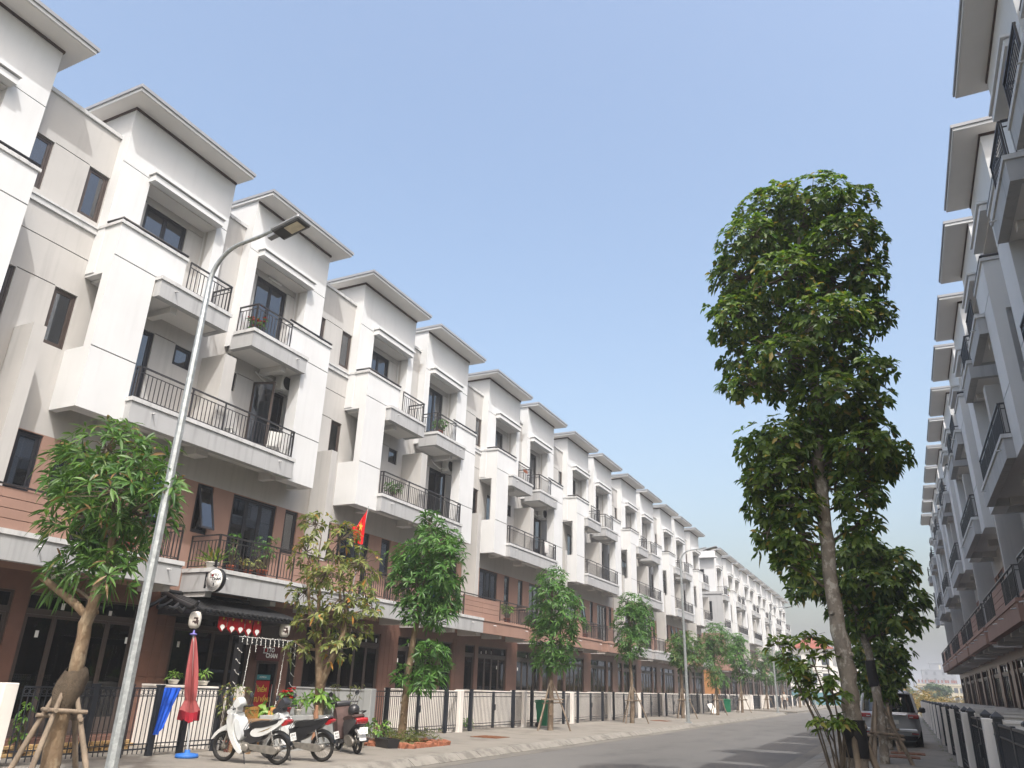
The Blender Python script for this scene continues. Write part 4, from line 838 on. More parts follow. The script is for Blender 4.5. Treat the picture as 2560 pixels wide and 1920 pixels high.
    for s in (-1, 1):
        e = MB(); e.tube([(hx-.02, s*.20, hz+.02), (hx-.01, s*.28, hz+.12), (hx-.03, s*.33, hz+.19)], .006, 5); e.lathe([(0, .012), (.055, .008), (.058, -.004), (.05, -.008)], 14, (hx-.03, s*.34, hz+.22), 'x'); q = e.build('mirror', 'bike_black', t)
        e = MB(); e.lathe([(.05, -.009), (0, -.0095)], 14, (hx-.03, s*.34, hz+.22), 'x'); e.build('mirror_glass', 'mirror_glass', q)
    e = MB(); e.box(-.005, .005, -.095, .095, -.07, .07); p = e.build('number_plate', 'plate_white', t, loc=(-.93 if kind != 'scooter' else -.985, 0, .52), rot=(0, rad(14), 0))
    for i, s in enumerate(plate): ob('lettering', text_mesh(s, .062, 'ink', .0008), p, (-.0062, 0, .028-.062*i), (rad(90), 0, rad(-90)))
    return t
motorbike('white motorbike nearest the lamp post, front wheel turned to the fence', (-11.2, 12.05), (-.985, -.17), 'white', ('89-B1', '175.11'))
motorbike('black-seated motorbike parked in the middle of the three', (-10.99, 13.06), (-.985, -.17), 'black', ('89-H1', '100.53'))
motorbike('dark scooter with a brown cover, parked nearest the brick-edged bed', (-11.42, 15.3), (-.85, .52), 'scooter', ('15-B3', '592.65'))
# ---------------------------------------------------------------- parasol, cloth
M('parasol_red', (.33, .085, .085), .85, .15, 3, .2, 30, stretch=(3, 3, .5)); M('parasol_hem', (.32, .015, .03), .8, .1, 6); M('plastic_blue', (.03, .13, .42), .5, .1, 4); M('cloth_blue', (.012, .09, .55), .75, .12, 6, .2, 20); M('cap_violet', (.16, .14, .40), .6)
t = thing('folded_parasol', 'folded faded red parasol on a blue base in front of the fence', 'parasol', (-12.72, 11.95, .15))
e = MB(); e.lathe([(0, .0), (.21, .0), (.22, .03), (.20, .07), (.05, .09), (.05, .14), (0, .14)], 24); e.build('base', 'plastic_blue', t)
e = MB(); e.tube([(0, 0, .1), (-.15, 0, 1.1), (-.37, -.02, 2.27)], .019, 8); e.build('pole', 'garden_grey', t)
N = 30; rows = [(2.24, .025), (2.1, .042), (1.8, .062), (1.55, .08), (1.3, .09), (1.1, .085), (1.02, .07), (.95, .09), (.82, .13)]; vs = []
for j, (z, r) in enumerate(rows):
    cx = -.15-.22*(z-1.1)/1.17
    for k in range(N):
        a = 2*math.pi*k/N; q = r*(1+.38*(-1)**k*min(1, j/2)+.28*math.sin(a*3+j*.35)+.15*math.sin(a*5+1+j*.2)); vs.append((cx+q*math.cos(a), q*math.sin(a), z+.02*math.sin(a*2)))
e = MB(); e.add(vs, [(j*N+k, (j+1)*N+k, (j+1)*N+(k+1) % N, j*N+(k+1) % N) for j in range(len(rows)-1) for k in range(N)], False); cn = e.build('canopy', 'parasol_red', t)
vs2 = [v for v in vs[-N:]]+[(v[0]+.04*(v[0]+.09), v[1]*1.05, v[2]-.16+.03*math.sin(i*.9)) for i, v in enumerate(vs[-N:])]
e = MB(); e.add(vs2, [(k, N+k, N+(k+1) % N, (k+1) % N) for k in range(N)], True); e.build('hem', 'parasol_hem', cn)
e = MB(); e.lathe([(.0, .10), (.015, .09), (.02, .04), (.075, .02), (.07, 0), (.03, -.01)], 12, (-.37, -.02, 2.26)); e.build('top_cap', 'cap_violet', t)
e = MB(); NU, NV = 14, 12; vs = []
for j in range(NV+1):
    f = j/NV; wd = .46-.20*f; 
    for i in range(NU+1):
        g = i/NU; vs.append((.03*math.sin(i*1.7+f*2)+.02*math.sin(i*.8), -.18+.06*0-.10*f+wd*g, 1.20-f*(.86 if g < .55 else .86-.5*(g-.55)) ))
e.add(vs, [(j*(NU+1)+i, j*(NU+1)+i+1, (j+1)*(NU+1)+i+1, (j+1)*(NU+1)+i) for j in range(NV) for i in range(NU)], True)
o = e.build('hanging_cloth', 'cloth_blue', None, loc=(-13.37, 11.88, .19)); tag(o, 'bright blue cloth hung over the iron fence beside the parasol', 'cloth')
# ---------------------------------------------------------------- cafe: awning, signs, lanterns, pennants, portal
M('awning_tile', (.016, .017, .019), .45, .2, 6, spec=.5); M('awning_grey', (.10, .105, .11), .6, .2, 8)
t = thing('tiled_awning', 'small black barrel-tiled awning over the cafe door', 'awning', (-16.38, 13.45, 0))
A0, A1, Yw = (0, 3.52), (1.52, 3.10), 3.85
e = MB(); e.prism([(0, 3.46), (1.5, 3.04), (1.5, 3.0), (0, 3.0)], .25, Yw); e.build('awning_frame', 'frame_dark', t)
tm = MB(); tm.tube([(0, 0, 3.50), (.5, 0, 3.36), (1.0, 0, 3.22), (1.55, 0, 3.08)], [.05, .052, .052, .054], 8, flat=.9); tm = tm.mesh('roof_tile', 'awning_tile')
for k in range(21): ob('roof_tile', tm, t, (0, .30+k*.172, 0))
h = MB(); h.tube([(0, .30, 3.54), (.7, .17, 3.30), (1.42, .02, 3.12), (1.58, -.02, 3.16)], [.06, .065, .07, .06], 8); h.tube([(0, .25, 3.57), (0, Yw, 3.57)], .06, 8); h.tube([(1.56, -.02, 3.16), (1.66, -.04, 3.26)], [.05, .03], 8); h.build('ridge', 'awning_tile', t)
for k in range(4):
    h = MB(); h.tube([(.25+k*.3, .22-k*.045, 3.42-k*.085), (.25+k*.3, -.04, 3.26-k*.085*.9), (.25+k*.3, -.28+k*.03, 3.12-k*.06*0)], [.045, .047, .05], 8); h.build('roof_tile', 'awning_tile', t)
M('sign_white', (.80, .80, .78), .4, .02); M('sign_red', (.42, .012, .015), .5, .05); M('sign_black', (.018, .018, .02), .4, .05); M('maroon_board', (.085, .022, .022), .5, .2, 3, stretch=(1, .6, 14)); M('banner_red', (.36, .010, .014), .5, .06, 3); M('letter_yellow', (.62, .44, .06), .5); M('teal_print', (.05, .22, .24), .4)
def totto(par, s, x, y, z, rot, dark, red='sign_red'):
    """the cafe name: T, a red dome mark, TTO / CHAN"""
    R = Euler(rot).to_matrix()
    P = lambda a, b: Vector((x, y, z)) + R @ Vector((a*s, b*s, .004))
    ob('lettering', text_mesh('T', s, dark, .002, .03*s), par, P(-.98, .38), rot); ob('lettering', text_mesh('TTO', s, dark, .002, .03*s), par, P(.62, .38), rot); ob('lettering', text_mesh('CHAN', s, dark, .002, .03*s), par, P(1.05, -.55), rot)
    d = MB(); n = 10; d.add([(.36*s*math.cos(math.pi*k/n), .36*s*math.sin(math.pi*k/n), 0) for k in range(n+1)]+[(.3*s, -.22*s, 0), (-.3*s, -.22*s, 0)], [tuple(range(n+3))]); d.build('emblem', red, par, loc=P(-.45, .30), rot=rot)
    d = MB(); d.box(-.55*s, .55*s, -.06*s, .06*s, 0, .002); d.build('emblem_bar', dark, par, loc=P(-.62, -.12), rot=rot)
t = thing('round_sign', 'round white double-sided cafe sign with a black rim on a wall bracket', 'sign', (-14.98, 14.05, 3.83))
e = MB(); e.lathe([(0, -.05), (.262, -.05), (.272, -.055), (.285, -.045), (.285, .05), (.272, .055), (0, .05)], 40, axis='y'); e.build('rim', 'sign_black', t)
e = MB(); e.lathe([(0, -.0575), (.25, -.0575), (.25, -.052)], 40, axis='y'); e.build('face', 'sign_white', t)
e = MB(); e.lathe([(.262, -.0582), (.268, -.0582)], 40, axis='y'); e.build('ring', 'sign_white', t)
e = MB(); e.lathe([(.222, -.0585), (.226, -.0585)], 40, axis='y'); e.build('ring', 'sign_black', t)
totto(t, .10, -.03, -.058, .075, (rad(90), 0, 0), 'sign_black')
e = MB(); e.box(-.09, .09, -.0605, -.059, -.055, -.045); e.build('tagline', 'ink', t)
e = MB(); e.prism([(-.022, -.10), (.022, -.10), (.015, -.15), (-.015, -.15)], -.0605, -.059); e.lathe([(0, 0), (.024, 0)], 12, (0, -.06, -.09), 'y'); e.build('cup_emblem', 'ink', t)
e = MB()
for k in range(9):
    a = rad(225+k*11.25); e.box(.19*math.cos(a)-.012, .19*math.cos(a)+.012, -.0605, -.059, .19*math.sin(a)-.007, .19*math.sin(a)+.007)
e.build('small_print', 'ink', t)
e = MB(); e.box(-.36, -.33, -.02, .02, -.19, .19); e.box(-.33, -.26, -.012, .012, .12, .15); e.box(-.33, -.26, -.012, .012, -.15, -.12); e.build('bracket', 'sign_black', t)
t = thing('shop_sign', 'maroon board with the white cafe name above the cafe door', 'sign', (-16.36, 17.72, 2.29))
e = MB(); e.bbox(-.03, .03, -.47, .47, -.22, .22, .006); e.build('board', 'maroon_board', t); totto(t, .165, .032, -.05, .01, FACE, 'sign_white')
t = thing('cafe_door', 'glass cafe door with a red poster under the maroon sign', 'door', (-16.46, 17.85, .2))
e = MB()
for a, b, c, d in ((-.43, -.36, .14, 1.86), (.36, .43, .14, 1.86), (-.36, .36, .14, .24), (-.36, .36, 1.80, 1.86), (-.43, .43, 1.86, 2.98)): e.box(-.03, .03, a, b, c, d)
e.build('door_frame', 'frame_brown', t)
e = MB(); e.box(-.004, .004, -.36, .36, .24, 1.80); e.build('pane', 'glass_dark', t); e = MB(); e.add([(-.5, -.43, .14), (-.5, .43, .14), (-.5, .43, 2.98), (-.5, -.43, 2.98)], [(0, 1, 2, 3)]); e.build('room', 'garden_grey', t)
e = MB(); e.box(.006, .010, -.34, .20, .28, 1.34); po = e.build('poster', 'banner_red', t); e = MB(); e.box(.006, .010, -.34, .20, 1.37, 1.50); e.build('poster_strip', 'teal_print', t); ob('lettering', text_mesh('HOMICA', .07, 'sign_white', .001), t, (.012, -.1, 1.435), FACE)
for i, s in enumerate(('ĐIỂM', 'TƯ VẤN', 'DỰ ÁN')): ob('lettering', text_mesh(s, .16, 'letter_yellow', .001, .005), po, (.012, -.07, 1.10-.26*i), FACE)
e = MB(); e.box(.03, .07, .24, .27, .55, 1.25); e.build('handle', 'chrome', t)
M('paper_white', (.66, .63, .58), .8, .05, 6, .3, 60)
for y, lab in ((13.66, 'white paper lantern hanging from the near corner of the cafe awning'), (16.78, 'white paper lantern hanging from the far corner of the cafe awning')):
    t = thing('paper_lantern', lab, 'lantern', (-15.02, y, 2.66), 0, 'paper lanterns')
    e = MB(); e.lathe([(.05, 0), (.10, .02), (.135, .08), (.14, .18), (.14, .26), (.13, .32), (.10, .375), (.05, .39)], 20); e.build('shade', 'paper_white', t)
    e = MB(); e.lathe([(.052, -.02), (.052, .01)], 16); e.lathe([(.052, .38), (.052, .41)], 16); e.tube([(0, 0, .40), (0, 0, .52)], .004, 4); e.build('fitting', 'sign_black', t)
    e = MB()
    for q, (a0, a1, z0, z1) in enumerate(((-.35, .35, .20, .25), (-.5, .1, .12, .17), (0, .5, .10, .19))):
        n = 6; vs = []
        for k in range(n+1):
            a = a0+(a1-a0)*k/n - .6; vs += [(.1425*math.cos(a), .1425*math.sin(a), z0+.02*math.sin(k)), (.1425*math.cos(a), .1425*math.sin(a), z1)]
        e.add(vs, [(2*k, 2*k+2, 2*k+3, 2*k+1) for k in range(n)])
    e.build('print', 'trim_brown', t)
def pennant(y, w_, z1, z0, label):
    t = thing('cloth_pennant', label, 'pennant', (-15.0, y, z0), 0, 'cloth pennants'); h = z1-z0
    e = MB(); vs = []; n = 6
    for k in range(n+1):
        f = k/n; yy = -w_/2+w_*f; x = .012*math.sin(k*1.6+y*5); vs += [(x, yy, h), (x+.01, yy, .10*abs(2*f-1)*1.1)]
    e.add(vs, [(2*k, 2*k+2, 2*k+3, 2*k+1) for k in range(n)], True); e.build('cloth', 'banner_red', t)
    e = MB(); q = [(.062*math.cos(a)*w_/.22, .05*math.sin(a)) for a in [2*math.pi*i/12 for i in range(12)]]
    e.add([(.03, a, .13+b) for a, b in q], [tuple(range(12))]); e.add([(.031, -.06*w_/.22, .12), (.031, .06*w_/.22, .12), (.031, 0, .03)], [(0, 2, 1)]); e.build('print', 'sign_white', t)
    e = MB(); q = [(.03*math.cos(a), .035*math.sin(a)) for a in [2*math.pi*i/10 for i in range(10)]]; e.add([(.03, a, h*.68+b) for a, b in q], [tuple(range(10))]); e.build('print', 'letter_yellow', t)
for i, (y, w_, z1, z0) in enumerate(((14.50, .28, 3.12, 2.64), (14.82, .28, 3.12, 2.62), (15.11, .28, 3.12, 2.62), (15.40, .28, 3.12, 2.60), (15.70, .28, 3.12, 2.60))):
    pennant(y, w_, z1, z0, '%s of the five red cloth pennants under the awning, counted from the near lantern' % ORD[i])
t = thing('light_portal', 'black portal frame wrapped in white fairy lights at the cafe entrance', 'portal', (XL0, 14.54, .15)); M('bulb', (.85, .85, .82), .3)
for y in (-.92, .92): e = MB(); e.box(-.05, .05, y-.07, y+.07, 0, 2.30); e.build('leg', 'sign_black', t)
e = MB(); e.box(-.052, .052, -.99, .99, 2.18, 2.32); e.build('beam', 'sign_black', t)
rg = random.Random(8); e = MB()
def strand(pts):
    e.tube(pts, .0045, 4, cap=False)
    for i in range(len(pts)-1):
        a, b = Vector(pts[i]), Vector(pts[i+1]); n = max(1, int((b-a).length/.045))
        for k in range(n): p = a.lerp(b, (k+.5)/n); e.lathe([(0, -.012), (.011, 0), (0, .012)], 5, (p.x+rg.uniform(-.015, .015), p.y+rg.uniform(-.015, .015), p.z+rg.uniform(-.02, .02)))
for y in (-.92, .92):
    for k in range(8): z = .35+k*.235; strand([(.057, y-.08, z+.10), (.06, y, z+.03), (.057, y+.08, z)])
for k in range(13):
    y = -.9+k*.15; strand([(.06, y, 2.32), (.065, y+.01, 2.32-rg.uniform(.10, .42 if 2 < k < 4 or k > 9 else .2))])
strand([(.03, -.98, 2.335), (.03, 0, 2.34), (.03, .98, 2.335)]); strand([(.0, -.55, 2.2), (.01, -.62, 1.2), (.0, -.66, .4)]); strand([(.0, .62, 2.2), (.01, .55, 1.3), (.0, .52, .8)])
o = e.build('fairy_lights', 'bulb', t); o['kind'] = 'stuff'
# ---------------------------------------------------------------- planter, pots and plants
rngp = np.random.default_rng(77)
M('terracotta', (.30, .085, .05), .75, .15, 6); M('pot_white', (.62, .60, .55), .5, .05); M('pot_red', (.20, .02, .02), .4, .1); M('driftwood', (.28, .15, .09), .8, .25, 5, .5, 20, stretch=(1, 1, .3))
def pot_mesh(r, h): m = MB(); m.lathe([(0, 0), (r*.72, 0), (r*.95, h*.85), (r*1.05, h*.87), (r*1.05, h), (r*.9, h), (r*.85, h*.8), (0, h*.8)], 16); return m
def plant(name, label, loc, pot, r, h, sp, n, L, W, leaf, nl=6, stems=True, blade=False, group=None, topcol=None, pots=None):
    t = thing(name, label, 'plant', loc, 0, group); z0 = 0
    if pot: pot_mesh(r, h).build('pot', pot, t); z0 = h*.85
    cl = []; st = MB()
    for k in range(n):
        a = rngp.uniform(0, 6.28); q = sp*math.sqrt(rngp.random()); p = np.array((q*math.cos(a), q*math.sin(a), z0+rngp.uniform(.35, 1)*(L*2.2 if not stems else stems)))
        if blade: p = np.array((r*.5*math.cos(a), r*.5*math.sin(a), z0)); ax = np.array((math.cos(a)*.2, math.sin(a)*.2, 1.0))
        else: ax = np.array((math.cos(a)*.7, math.sin(a)*.7, .8)); st.tube([(q*.2*math.cos(a), q*.2*math.sin(a), z0), tuple(p*np.array((.7, .7, .6))+np.array((0, 0, z0*.3))), tuple(p)], [.006, .005, .003], 4, cap=False)
        cl.append((p, ax))
    if not blade: st.build('stems', 'twig', t)
    vs, fs = leaf_cloud(cl, nl, L, W, .35 if blade else .7, rngp, 3.2 if blade else 1.0); o = ob('leaves', np_mesh('leaves', vs, fs, leaf), t); o['kind'] = 'stuff'
    if topcol:
        zt = max(c[0][2] for c in cl); cl2 = [(c[0]+np.array((0, 0, .03)), np.array((0, 0, 1.))) for c in cl if c[0][2] > zt*.62][:14]
        vs, fs = leaf_cloud(cl2, 7, L*.75, W*.9, .3, rngp); o = ob('bracts', np_mesh('bracts', vs, fs, topcol), t); o['kind'] = 'stuff'
    return t
e = MB(); e.box(-.26, .26, -1.15, 1.15, 0, .62); e.box(-.30, .30, -1.19, 1.19, .62, .71)
o = e.build('planter_wall', 'garden_grey', None, loc=(-12.62, 15.2, .15)); tag(o, 'low grey rendered planter wall behind the motorbikes', 'planter')
plant('poinsettia', 'red poinsettia in a dark red pot on the near end of the planter', (-12.6, 14.45, .86), 'pot_red', .13, .17, .20, 16, .12, .07, 'leaf_mango_b', 6, .42, topcol='leaf_red')
plant('leafy_plant', 'variegated broad-leaved plant in a white pot in the middle of the planter', (-12.6, 15.5, .86), 'pot_white', .10, .12, .26, 14, .24, .09, 'leaf_pot', 5, .35)
plant('leafy_plant', 'bright green plant in a white pot between the poinsettia and the driftwood', (-12.58, 14.85, .86), 'pot_white', .09, .12, .18, 12, .18, .06, 'leaf_pot', 5, .3)
plant('leafy_plant', 'yellow-green plant on the far end of the planter', (-12.6, 15.95, .86), 'pot_white', .10, .12, .22, 12, .22, .08, 'leaf_pot', 5, .3)
plant('leafy_plant', 'wide-leaved green plant beside the cafe door under the sign', (-13.3, 14.75, .4), 'terracotta', .16, .26, .28, 10, .34, .13, 'leaf_pot', 4, .35)
e = MB(); e.tube([(0, 0, 0), (.02, .03, .3), (-.03, .0, .55), (.0, -.02, .72)], [.10, .085, .09, .05], 9, flat=.6); o = e.build('driftwood', 'driftwood', None, loc=(-12.25, 15.12, .35)); tag(o, 'upright piece of brown driftwood leaning on the planter', 'driftwood')
plant('twiggy_shrub', 'twiggy yellow-green shrub in front of the white cafe wall', (-13.1, 13.45, .15), 'terracotta', .16, .22, .42, 60, .085, .035, 'leaf_yellow', 5, 1.15)
plant('twiggy_shrub', 'pale twiggy shrub behind the scooter', (-12.75, 16.75, .15), 'pot_white', .18, .25, .45, 60, .08, .03, 'leaf_yellow', 5, 1.2)
plant('poinsettia', 'red poinsettia in a white urn beside the scooter', (-11.9, 16.35, .15), 'pot_white', .16, .26, .25, 16, .13, .07, 'leaf_mango_b', 6, .4, topcol='leaf_red')
plant('orchid', 'small orchid in a white tray on the white cafe wall, near the pillar', (-14.55, 13.78, 1.43), 'pot_white', .13, .09, .12, 7, .18, .03, 'leaf_pot', 5, .22)
plant('orchid', 'small orchid in a white tray on the white cafe wall, near the house', (-15.5, 13.78, 1.43), 'pot_white', .13, .09, .12, 7, .18, .03, 'leaf_pot', 5, .2)
plant('snake_plant', 'tall snake plant in a white pot on the cafe balcony', (-15.62, 14.45, 4.18), 'pot_white', .17, .16, .15, 9, .62, .055, 'leaf_shrub', 5, True, True)
plant('balcony_plant', 'trailing green plant hanging on the cafe balcony railing', (-15.55, 16.15, 4.18), 'terracotta', .15, .2, .35, 60, .09, .04, 'leaf_mango_b', 5, .95)
plant('balcony_plant', 'low dry plant at the foot of the cafe balcony railing', (-15.52, 15.6, 4.18), 'terracotta', .12, .12, .4, 30, .09, .03, 'leaf_yellow', 5, .3)
plant('balcony_plant', 'green climber on the cafe balcony near the door', (-15.75, 15.2, 4.18), 'terracotta', .12, .2, .14, 26, .09, .04, 'leaf_mango_b', 5, .9)
plant('poinsettia', 'red poinsettia on the top balcony of the cafe house', (-15.75, 14.65, 10.88), 'terracotta', .14, .2, .24, 16, .14, .07, 'leaf_mango_b', 6, .4, topcol='leaf_red')
plant('leafy_plant', 'green plant growing behind the gates just beyond the brick-edged bed', (-14.2, 25.2, .13), None, .1, .1, .6, 26, .2, .07, 'leaf_pot', 5, .4)
plant('leafy_plant', 'young vine climbing inside the ringed iron fence', (-13.75, 9.2, .13), None, .1, .1, .1, 22, .11, .06, 'leaf_pot', 4, 1.1)
for x, y, z, lab, leaf, hh in ((-15.6, 24.9, 10.88, 'bushy potted plant on a top balcony, second house beyond the cafe', 'leaf_mango_b', .5), (-15.6, 31.6, 4.18, 'potted plant on the first-floor balcony of the third house beyond the cafe', 'leaf_pot', .6), (-15.7, 22.2, 7.55, 'potted plant on the loggia of the house beyond the cafe', 'leaf_mango_b', .6), (-15.6, 11.9, 4.18, 'potted plant on the first-floor balcony behind the lamp post', 'leaf_pot', .5), (-15.6, 41.5, 4.18, 'potted plant on a distant first-floor balcony of the left row', 'leaf_mango_b', .6), (-15.6, 84.0, 10.88, 'potted tree on the top balcony of the corner house beyond the side street', 'leaf_yellow', .8)):
    plant('balcony_plant', lab, (x, y, z), 'terracotta', .15, .22, .28, 26, .15, .06, leaf, 6, hh)
# wooden table and chairs
M('wood_orange', (.40, .20, .06), .5, .2, 3, stretch=(1, 8, 8)); M('wood_grey', (.25, .16, .09), .7, .2, 4, stretch=(1, 8, 8))
def chair(label, loc, rz):
    t = thing('wooden_chair', label, 'chair', loc, rz, 'wooden chairs')
    for x in (-.2, .2):
        for y in (-.2, .2): e = MB(); e.box(x-.02, x+.02, y-.02, y+.02, 0, .42); e.build('leg', 'wood_orange', t)
    e = MB(); e.box(-.23, .23, -.23, .23, .42, .46); e.build('seat', 'wood_orange', t)
    e = MB(); e.box(-.24, -.20, -.23, .23, .80, .87); e.box(-.24, -.20, -.23, .23, .50, .55); e.box(-.24, -.20, -.23, -.19, .46, .87); e.box(-.24, -.20, .19, .23, .46, .87); e.build('backrest', 'wood_orange', t)
    for k in range(6): e = MB(); e.box(-.23, -.21, -.165+k*.06, -.13+k*.06, .55, .80); e.build('slat', 'wood_orange', t)
chair('slatted wooden chair facing the street at the cafe table', (-13.05, 14.15, .15), 0.15); chair('slatted wooden chair turned away at the far side of the cafe table', (-12.95, 14.62, .15), math.pi*.75)
t = thing('wooden_table', 'low weathered wooden table behind the white motorbike', 'table', (-12.75, 13.75, .15))
for k in range(5): e = MB(); e.box(-.30+k*.122, -.19+k*.122, -.45, .45, .60, .64); e.build('plank', 'wood_grey', t)
for x in (-.24, .24):
    for y in (-.38, .38): e = MB(); e.box(x-.035, x+.035, y-.035, y+.035, 0, .60); e.build('leg', 'wood_grey', t)
# brick-edged bed
M('brick', (.27, .105, .06), .9, .25, 9, .5, 50)
bm_ = MB(); bm_.bbox(-.055, .055, -.10, .10, -.10, .09, .01); bm_ = bm_.mesh('brick', 'brick')
t = thing('planting_bed', 'planting bed edged with tilted red bricks round the tall mango tree', 'planting bed', (-11.75, 18.05, .15))
e = MB(); e.lathe([(0, .06), (.4, .05), (.82, .0)], 20); e.build('soil', 'soil', t)
rb = random.Random(4)
per = [(-.85+i*.13, -.95, 0) for i in range(1, 13)]+[(.8, -.9+i*.13, 1) for i in range(14)]+[(-.85+i*.13, .92, 0) for i in range(13)]+[(-.85, -.9+i*.13, 1) for i in range(14)]
for x, y, d in per:
    ob('brick', bm_, t, (x+rb.uniform(-.02, .02), y+rb.uniform(-.02, .02), rb.uniform(-.02, .03)), (rad(rb.uniform(-12, 12)), rad(rb.choice((-1, 1))*rb.uniform(18, 42)) if not d else rad(rb.uniform(-8, 8)), (0 if not d else math.pi/2)+rb.uniform(-.15, .15)))
cl = [(np.array((rngp.uniform(-.75, .75), rngp.uniform(-.8, .8), .05+rngp.uniform(0, .28))), np.array((rngp.normal(0, .4), rngp.normal(0, .4), 1.))) for _ in range(150)]
vs, fs = leaf_cloud(cl, 6, .16, .022, .4, rngp, 2.0); o = ob('ground_cover', np_mesh('ground_cover', vs, fs, 'grass_blade'), t); o['kind'] = 'stuff'
plant('leafy_plant', 'yellow-green leafy plant in the bed beside the black planter box', (-12.15, 17.3, .2), None, .1, .1, .4, 30, .11, .06, 'leaf_pot', 5, .5)
e = MB(); s_ = .30
e.add([(-.13, -.30, 0), (.13, -.30, 0), (.13, .30, 0), (-.13, .30, 0), (-.17, -.35, .2), (.17, -.35, .2), (.17, .35, .2), (-.17, .35, .2), (-.14, -.32, .2), (.14, -.32, .2), (.14, .32, .2), (-.14, .32, .2), (-.13, -.3, .14), (.13, -.3, .14), (.13, .3, .14), (-.13, .3, .14)],
      [(0, 3, 2, 1), (0, 1, 5, 4), (1, 2, 6, 5), (2, 3, 7, 6), (3, 0, 4, 7), (4, 5, 9, 8), (5, 6, 10, 9), (6, 7, 11, 10), (7, 4, 8, 11), (8, 9, 13, 12), (9, 10, 14, 13), (10, 11, 15, 14), (11, 8, 12, 15), (12, 13, 14, 15)])
o = e.build('planter_box', 'bike_black', None, loc=(-11.5, 16.95, .152), rot=(0, 0, rad(62))); tag(o, 'empty black plastic planter box in front of the brick-edged bed', 'planter box')
# ---------------------------------------------------------------- flag
M('flag_red', (.62, .008, .012), .7, .05, 5)
t = thing('flag', 'red flag with a yellow star on a pole at the balcony beyond the cafe', 'flag', (-15.3, 19.9, 4.2))
e = MB(); e.tube([(0, 0, 0), (.12, .06, 1.4), (.22, .12, 2.75)], .014, 6); e.build('pole', 'galvanised', t)
NU, NV = 10, 12; vs = []
for j in range(NV+1):
    f = j/NV
    for i in range(NU+1):
        g = i/NU; wdt = .62*f**.8 if f < .55 else .62*(1-(f-.55)*1.1)*.98
        vs.append((.20-.06*f+.05*math.sin(g*9+f*2)*f, .11-.05*f-g*wdt, 2.70-f*1.20-.10*g*(1-f)))
e = MB(); e.add(vs, [(j*(NU+1)+i, (j+1)*(NU+1)+i, (j+1)*(NU+1)+i+1, j*(NU+1)+i+1) for j in range(NV) for i in range(NU)], True); fl = e.build('cloth', 'flag_red', t)
e = MB(); st5 = [((.17 if k % 2 == 0 else .07)*math.sin(k*math.pi/5), (.17 if k % 2 == 0 else .07)*math.cos(k*math.pi/5)) for k in range(10)]
e.add([(.235, -.20+a*.75, 2.02+b) for a, b in st5], [tuple(range(10))[::-1]]); e.build('star', 'letter_yellow', fl)
# ---------------------------------------------------------------- balcony things
M('ac_white', (.68, .68, .66), .5, .05); M('grill_dark', (.04, .04, .045), .5)
t = thing('air_conditioner', 'white outdoor air-conditioner unit on the cafe house loggia wall', 'air conditioner', (XL0+LINK, 16.75, 9.86))
e = MB(); e.bbox(.06, .34, -.38, .38, .06, .60, .015); e.build('casing', 'ac_white', t)
e = MB(); e.lathe([(0, .002), (.20, .002), (.22, .012), (.22, 0)], 24, (.342, -.09, .33), 'x'); e.build('fan_grille', 'grill_dark', t)
e = MB(); e.box(0, .34, -.30, -.26, .0, .06); e.box(0, .34, .26, .30, 0, .06); e.build('bracket', 'cap_paint', t)
e = MB(); e.tube([(.2, -.38, .2), (.12, -.6, .1), (.05, -.95, .22), (.03, -1.2, .35)], .025, 6); e.build('pipe', 'ac_white', t)
for y, z, lab in ((26.9, 9.86, 'white outdoor air-conditioner unit on the loggia of the second house beyond the cafe'), (36.9, 9.86, 'white outdoor air-conditioner unit on the loggia of the fourth house beyond the cafe')):
    t2_ = thing('air_conditioner', lab, 'air conditioner', (XL0+LINK, y, z), 0, 'air conditioners')
    for ch in [c for c in t.children]: ob(ch.name.split('.')[0], ch.data, t2_)
def lightbar(label, loc): e = MB(); e.bbox(0, .05, -.3, .3, 0, .06, .01); e.box(.05, .055, -.27, .27, .012, .05); tag(e.build('wall_light', 'ac_white', None, loc=loc), label, 'wall light', 'wall lights')
lightbar('white tube light above the top balcony door of the cafe house', (XL0+NIC, 15.9, 13.5)); lightbar('white tube light above the loggia door of the cafe house', (XL0+LINK, 16.0, 10.18))
def pchair(label, loc, rz):
    t = thing('plastic_chair', label, 'chair', loc, rz, 'plastic chairs on the loggia')
    e = MB(); e.bbox(-.22, .22, -.22, .22, .42, .45, .01); e.build('seat', 'ac_white', t)
    e = MB(); e.prism([(-.22, .45), (-.27, .85), (-.25, .85), (-.20, .45)], -.2, .2); e.build('backrest', 'ac_white', t)
    for x in (-.19, .19):
        for y in (-.19, .19): e = MB(); e.tube([(x*1.15, y*1.15, 0), (x, y, .42)], .018, 6); e.build('leg', 'ac_white', t)
pchair('white plastic chair in the middle of the cafe house loggia', (-15.9, 14.35, 7.5), .6); pchair('white plastic chair at the far end of the cafe house loggia', (-15.9, 16.15, 7.5), 2.6)
e = MB(); f = .06
for a, b, c, d in ((0, f, 0, 2.3), (.62, .68, 0, 2.3), (f, .62, 0, .1), (f, .62, 2.24, 2.3)): e.box(-.02, .02, a, b, c, d)
e.cm = 1; e.box(-.004, .004, f, .62, .1, 2.24)
o = e.build('open_door_leaf', ['frame_brown', 'glass'], None, loc=(XL0+LINK+.03, 15.58, 7.57), rot=(0, 0, rad(-72))); tag(o, 'door leaf swung open onto the cafe house loggia', 'door leaf')
M('towel_orange', (.50, .14, .05), .85, .1, 8)
